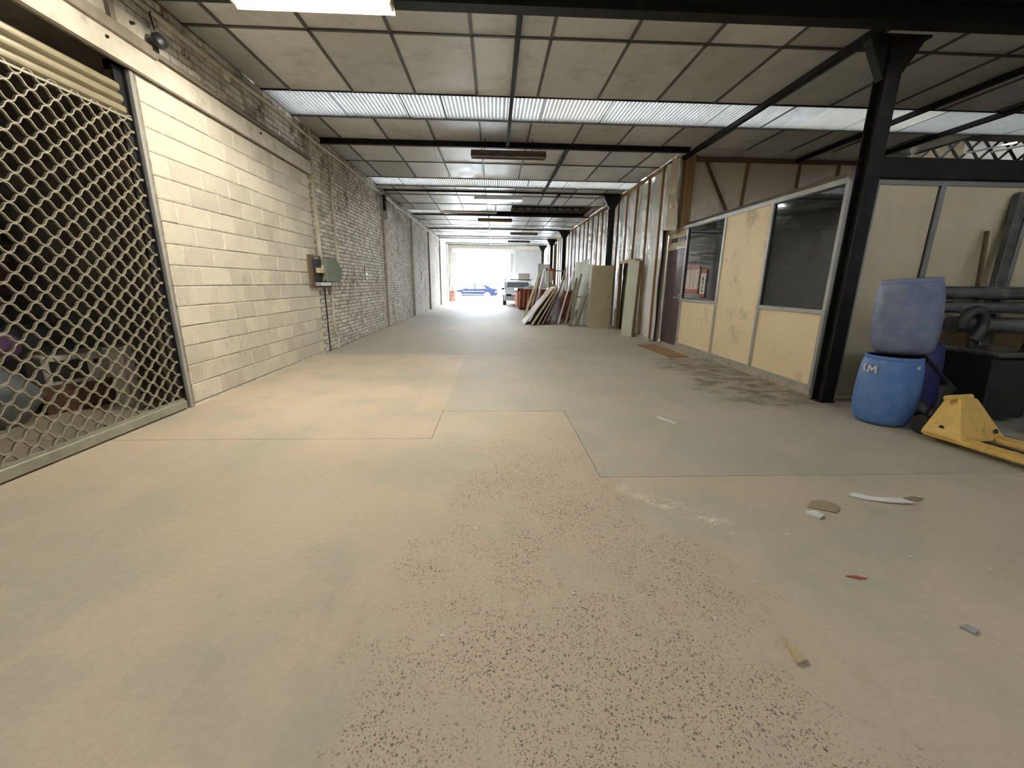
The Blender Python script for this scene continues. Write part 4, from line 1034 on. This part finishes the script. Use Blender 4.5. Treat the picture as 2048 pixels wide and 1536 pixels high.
def tallsheet(x, y, x1, z1, w, lab, seed):
    t = thing('wrapped_sheet', lab, 'board', (x, y, 0), 'tall sheets wrapped in plastic'); n = 14; k = 10; vs_ = []; fs = []
    for j in range(n+1):
        for i in range(k+1):
            v = j/n; u = i/k
            q = Vector((x+(x1-x)*v + w*u*.75, y + v*.55 - w*u*.5, z1*v)); q.y += .03*noise.noise(Vector((u*5+seed, v*3, seed)))-.0; vs_.append(q)
    m_ = (n+1)*(k+1)
    vs_ += [q+Vector((.02, .035, 0)) for q in vs_[:m_]]
    for j in range(n):
        for i in range(k):
            a = j*(k+1)+i; fs += [(a, a+1, a+k+2, a+k+1), (m_+a, m_+a+k+1, m_+a+k+2, m_+a+1)]
    rim = [i for i in range(k+1)] + [j*(k+1)+k for j in range(1, n+1)] + [n*(k+1)+i for i in range(k-1, -1, -1)] + [j*(k+1) for j in range(n-1, 0, -1)]
    for p, q in zip(rim, rim[1:]+rim[:1]): fs.append((p, p+m_, q+m_, q))
    MB().add(vs_, fs).build('sheet', 'white_appl', t, smooth=True)
    MB().bar((x, y-.02, .9), (x+w*.75, y-.02-w*.5+.25, .9), .04, .006, (0, 0, 1)).build('strap', 'grey_box', t)
tallsheet(2.60, 13.95, 2.80, 2.05, .26, 'tall pale wrapped sheet, left of the three by the beige door', 1)
tallsheet(2.72, 13.70, 2.96, 2.12, .28, 'tall pale wrapped sheet, middle of the three by the beige door', 4)
tallsheet(2.92, 13.44, 3.12, 1.95, .20, 'shorter pale wrapped sheet next to the beige door', 7)
tr_ = thing('rusty_trough', 'rusty orange steel trough among the leaning boards', 'trough', (2.55, 15.2, 0))
MB().prism([(-.16, .0), (.16, .0), (.26, 1.02), (-.26, 1.02)], lambda u, w, v: (2.72+u, 15.6+v, w), -.1, .5).build('body', 'skip', tr_, bevel=.02)
MB().prism([(-.29, 1.0), (.29, 1.0), (.29, 1.06), (-.29, 1.06)], lambda u, w, v: (2.72+u, 15.6+v, w), -.13, .53).build('rim', 'skip', tr_, bevel=.01)
t = thing('wall_poster', 'white paper sheet on an orange board beside the far studs', 'poster', (2.3, 18.6, 1.55))
B(2.30, 2.72, 18.62, 18.66, 1.45, 1.98).build('board', 'skip', t); B(2.28, 2.60, 18.60, 18.62, 1.36, 1.86).build('paper', 'white_paint', t)
B(2.48, 2.54, 18.62, 18.68, 0, 1.5).build('stake', 'stud', t)
t = thing('timber_upright', 'tall brown timber post with crossbar by the far film wall', 'post', (2.95, 20.6, 0))
B(2.90, 3.02, 20.55, 20.65, 0, 3.2).build('post', 'stud', t); B(2.6, 3.4, 20.56, 20.62, 1.9, 1.96).build('crossbar', 'grey_wood', t)
t = thing('insulation_roll', 'pale green insulation batt stuffed behind the leaning sheets', 'insulation', (2.35, 16.8, 0))
MB().prism([(-.2, 0), (.22, 0), (.28, 1.0), (.15, 1.32), (-.1, 1.28), (-.26, .9)], lambda u, w, v: (2.36+u, 16.9+v, w), 0, .4).build('batt', 'green_board', t, bevel=.05); B(2.1, 2.62, 16.88, 16.9, .5, .56).build('band', 'white_paint', t)
wp = thing('whiteboard_sheet', 'large white sheet standing between the van and the film wall', 'board', (2.8, 24.1, 0))
slabq((2.50, 24.0), (3.2, 24.25), .5, 2.38, .04, 'white_board', 'face', wp); slabq((2.50, 23.95), (3.2, 24.2), .0, .5, .06, 'pine', 'stand', wp)
slabq((2.49, 23.99), (3.21, 24.24), 2.36, 2.41, .06, 'white_paint', 'top_edge', wp)
# things in the lobby doorway
t = thing('lobby_shelf', 'white shelf board seen through the timber doorway', 'shelf', (4.3, 12.0, .9))
B(4.0, 4.6, 11.4, 12.9, .88, .93).build('board', 'white_board', t)
for y in (11.45, 12.8): B(4.05, 4.1, y, y+.05, 0, .88).build('leg', 'stud', t)
t = thing('lobby_bin', 'black bin under the shelf in the timber doorway', 'bin', (4.25, 12.2, 0))
MB().prism([(-.18, 0), (.18, 0), (.23, .62), (-.23, .62)], lambda u, w, v: (4.22+u, 12.05+v, w), -.2, .2).build('body', 'dark', t, bevel=.02); B(3.97, 4.47, 11.82, 12.28, .62, .66).build('lid', 'dark', t, bevel=.01)

# ================================================================== SKIP AND VAN
sk = thing('waste_skip', 'orange ribbed waste skip in front of the silver van', 'skip', (1.75, 21.6, 0))
MB().prism([(20.9, .12), (22.9, .12), (23.5, 1.0), (20.35, 1.0)], lambda v, w, u: (u, v, w), 1.22, 2.7).build('body', 'skip', sk, bevel=.02)
m = MB(); m.box(1.14, 2.78, 20.26, 20.36, .96, 1.06); m.box(1.14, 2.78, 23.46, 23.56, .96, 1.06); m.box(1.14, 1.24, 20.26, 23.56, .96, 1.06); m.box(2.68, 2.78, 20.26, 23.56, .96, 1.06)
m.build('rim', 'skip', sk, bevel=.01)
for k in range(8):
    y = 20.75+k*.34
    MB().bar((1.19, y+(.25 if k == 0 else .0), .14), (1.19, y-.02, .98), .06, .06, (0, 1, 0)).build('rib', 'skip_rib', sk)
for k in range(8): MB().bar((1.27+k*.2, 20.80, .16), (1.27+k*.2, 20.31, .97), .05, .06, (1, 0, 0)).build('rib', 'skip_rib', sk)
for y in (21.2, 22.6): B(1.3, 2.6, y-.05, y+.05, 0, .12).build('skid', 'skip', sk)
sack('rubble_bag', (1.85, 21.2, .80), .38, .40, 'white_board', 'white rubble bag lying in the orange skip', seed=21)
sack('rubble_bag', (2.05, 22.3, .80), .40, .35, 'sack', 'grey rubble bag at the back of the orange skip', seed=24)
van = thing('silver_van', 'silver van parked behind the orange skip', 'van', (1.65, 26.5, 0))
def V(x, y, z): return (.62+x, 24.6+y, z*(.84 if z > .7 else 1))
side_ = [(0, .32), (.02, .62), (.06, .78), (.75, .98), (1.05, 1.10), (1.62, 1.66), (1.85, 1.74), (4.2, 1.76), (4.4, 1.6), (4.45, .35), (3.9, .30), (.6, .28)]
MB().prism(side_, lambda v, w, u: V(u, v, w), 0, 1.75).build('body', 'silver', van, bevel=.05)
def quad(pts, name, mat, par): return MB().add(pts, [(0, 1, 2, 3)]).build(name, mat, par, fix=False)
MB().add([V(.14, 1.10, 1.14), V(1.61, 1.10, 1.14), V(1.52, 1.58, 1.645), V(.23, 1.58, 1.645), V(.14, 1.12, 1.12), V(1.61, 1.12, 1.12), V(1.52, 1.60, 1.625), V(.23, 1.60, 1.625)], [(0,1,2,3),(7,6,5,4),(0,4,5,1),(2,6,7,3),(1,5,6,2),(3,7,4,0)]).build('windscreen', 'car_glass', van)
for y0, y1, sl in ((1.35, 2.35, .35), (2.45, 3.3, 0), (3.38, 4.15, 0)):
    MB().prism([(y0, 1.12), (y1, 1.12), (y1, 1.60), (y0+sl, 1.60)], lambda v, w, u: V(u, v, w), -.012, .02).build('side_window', 'car_glass', van)
for x in (.02, 1.73):
    for y in (.85, 3.6):
        w = MB().tube([V(x-.09 if x < 1 else x-.11, y, .32), V(x+.11 if x < 1 else x+.09, y, .32)], .31, 22).build('tyre', 'rubber', van)
        MB().tube([V(x-.10 if x < 1 else x+.06, y, .32), V(x-.06 if x < 1 else x+.10, y, .32)], .19, 18).build('hub', 'chrome', w)
for x in (-.14, 1.79): B(.62+x, .62+x+.14, 25.95, 26.05, .92, 1.05).build('mirror', 'navy', van, bevel=.02)
for x in (.1, 1.35): B(.62+x, .62+x+.3, 24.58, 24.72, .58, .70).build('headlight', 'car_glass', van, bevel=.02)
for y in (26.5, 28.3): B(.55, 2.44, y, y+.06, 1.53, 1.57).build('roof_bar', 'dark', van)
for x in (.7, 2.3): 
    for y in (26.5, 28.3): B(x, x+.05, y, y+.06, 1.45, 1.53).build('rack_foot', 'dark', van)

# ================================================================== OUTSIDE
struct(MB().prism([(YF+.35, -.05), (39.5, -.21), (90, -.21), (90, -.5), (YF+.35, -.5)], lambda v, w, u: (u, v, w), -60, 60).build('floor_outside', 'asphalt'))
car = thing('navy_car', 'dark blue saloon car parked across the street', 'car', (-2.0, 42.2, -.21))
def K(l, w, z): return (-4.36+l, 41.5+w, -.21+z)
prof = [(0, .35), (.0, .55), (.12, .68), (1.0, .86), (1.25, .90), (1.95, 1.32), (2.35, 1.42), (3.1, 1.42), (3.75, 1.22), (4.2, 1.0), (4.6, .95), (4.72, .8), (4.7, .4), (4.5, .28), (.25, .24)]
MB().prism([p for p in prof if p[1] < .97 or p[0] > 4.15] , lambda u, w, v: K(u, v, w), 0, 1.75).build('body', 'navy', car, bevel=.06)
MB().prism([(1.2, .88), (1.95, 1.31), (2.35, 1.42), (3.1, 1.42), (3.75, 1.22), (4.3, .92)], lambda u, w, v: K(u, v, w), .12, 1.63).build('cabin', 'navy', car, bevel=.05)
for pl in ([(1.45, .93), (2.0, 1.27), (2.4, 1.36), (2.45, .93)], [(2.53, .93), (2.5, 1.36), (3.05, 1.36), (3.35, 1.26), (3.6, .97)]):
    MB().prism(pl, lambda u, w, v: K(u, v, w), .10, .14).build('side_window', 'car_glass', car)
for l in (.88, 3.68):
    for v in (.0, 1.55):
        w = MB().tube([K(l, v-.01, .33), K(l, v+.2, .33)], .33, 24).build('tyre', 'rubber', car)
        MB().tube([K(l, v-.03, .33), K(l, v+.0, .33)], .24, 20).build('rim', 'chrome', w)
        for k in range(5): MB().bar(K(l+.05*math.cos(k*1.2566), v-.035, .33+.05*math.sin(k*1.2566)), K(l+.22*math.cos(k*1.2566), v-.035, .33+.22*math.sin(k*1.2566)), .05, .012, (0, 1, 0)).build('spoke', 'chrome', w)
for l, n_ in ((.02, 'headlight'), (4.45, 'tail_light')): MB().prism([(l, .62), (l+.25, .66), (l+.25, .76), (l, .72)], lambda u, w, v: K(u, v, w), -.01, .1).build(n_, 'red' if l > 1 else 'chrome', car)
MB().bar(K(1.55, -.06, .93), K(1.75, -.06, .93), .1, .12, (0, 0, 1)).build('mirror', 'navy', car)
for z in (.42, .70): MB().bar(K(1.3, -.005, z), K(3.4, -.005, z), .02, .012, (0, 0, 1)).build('trim_line', 'chrome', car)
# hedge and rendered wall across the street
hd = thing('street_hedge', 'sun-bleached hedge behind the blue car', 'hedge', (-1.5, 46, -.21))
hm = MB()
for k in range(1500):
    x = random.uniform(-4.5, 3.2); hgt = 1.2 + 1.5*max(0, noise.noise(Vector((x*.6, 2.2, 0)))+.45)
    y = random.uniform(45.2, 46.3); z = random.uniform(-.15, hgt)
    s_ = random.uniform(.07, .14); a = random.uniform(0, 6.28); b_ = random.uniform(-.9, .9)
    d1_ = Vector((math.cos(a), math.sin(a), b_)).normalized()*s_; d2_ = d1_.orthogonal().normalized()*s_*.6; c_ = Vector((x, y, z))
    hm.add([c_-d1_, c_+d2_, c_+d1_, c_-d2_], [(0, 1, 2, 3)])
o = hm.build('foliage', 'hedge', hd, fix=False); o['kind'] = 'stuff'
for x in (-3.5, -2.2, -.9, .4, 1.7, 2.8): MB().tube([(x, 45.8, -.21), (x+.05, 45.8, .9)], [.05, .03], 7).build('stem', 'brown_wood', hd)
hw = thing('street_wall', 'pale rendered wall across the street', 'wall', (0, 49, -.21))
B(-30, 30, 49, 49.3, -.21, 2.6).build('wall_face', 'house', hw); B(-30, 30, 48.95, 49.35, 2.6, 2.7).build('coping', 'plinth', hw)

# ================================================================== FLOOR LITTER
def litter(name, pts, h, mat, lab, cat='litter', curl=0.0, grp='litter on the floor'):
    o = MB().prism(pts, lambda u, v, w: (u, v, w+.001+curl*(u-pts[0][0])), 0, h).build(name, mat); return tag(o, lab, cat, grp)
litter('cardboard_piece', [(1.93, 2.17), (2.00, 2.24), (2.10, 2.24), (2.13, 2.17), (2.05, 2.10)], .004, 'ply', 'beige five-sided cardboard scrap on the floor at right', 'cardboard', .02)
litter('plastic_strip', [(2.30, 2.30), (2.36, 2.33), (2.45, 2.26), (2.60, 2.24), (2.62, 2.18), (2.48, 2.20), (2.36, 2.25)], .008, 'white_board', 'crumpled white plastic strip on the floor at right', 'plastic', .03)
litter('plastic_scrap', [(1.86, 2.11), (1.93, 2.12), (1.95, 2.07), (1.90, 2.04), (1.87, 2.07)], .012, 'white_board', 'small white scrap just in front of the cardboard piece', 'plastic')
litter('paper_scrap', [(1.085, 1.13), (1.125, 1.14), (1.135, 1.18), (1.12, 1.21), (1.11, 1.245), (1.10, 1.21), (1.095, 1.17)], .014, 'pine', 'yellowish torn paper scrap on the bare floor in the foreground', 'paper')
litter('white_lath', [(1.66, 3.90), (1.69, 3.91), (1.79, 3.70), (1.76, 3.69)], .012, 'white_board', 'thin white stick on the grey floor slab', 'stick')
litter('red_scrap', [(1.65, 1.57), (1.70, 1.57), (1.735, 1.55), (1.70, 1.55)], .006, 'red', 'small red scrap on the floor at right', 'litter')
litter('plastic_scrap', [(2.62, 2.26), (2.72, 2.28), (2.76, 2.25), (2.68, 2.22)], .005, 'grey_wood', 'faint flat scrap right of the white plastic strip', 'plastic')
litter('plastic_scrap', [(1.86, 1.27), (1.90, 1.28), (1.92, 1.25), (1.88, 1.235)], .008, 'grey_box', 'tiny grey scrap near the right edge of the floor', 'plastic')
spots = [(.56, 1.70), (1.25, 2.03), (-2.1, 5.4), (-.9, 2.9), (.2, 3.1), (.62, 2.4), (1.5, 2.5), (1.6, 1.9), (-.2, 1.3), (-.1, 2.0), (.35, 1.5), (-1.2, 3.0), (.95, 2.9), (1.0, 2.75), (2.1, 1.7), (2.4, 1.6), (.9, 1.35), (-1.6, 2.2), (.15, 2.7), (2.2, 2.9), (1.35, 3.3), (-.6, 4.6), (-1.9, 4.9), (1.2, 1.55)]
for k, (x, y) in enumerate(spots):
    s_ = random.uniform(.004, .008); a = random.uniform(0, 6.28)
    pts = [(x+s_*math.cos(a+t_)*(1.5 if i % 2 else .8), y+s_*math.sin(a+t_)) for i, t_ in enumerate((0, 1.3, 2.6, 3.9, 5.2))]
    litter('white_chip', pts, .003, 'white_board', 'tiny white chip scattered on the concrete floor', 'chip', 0, 'white chips on the floor')
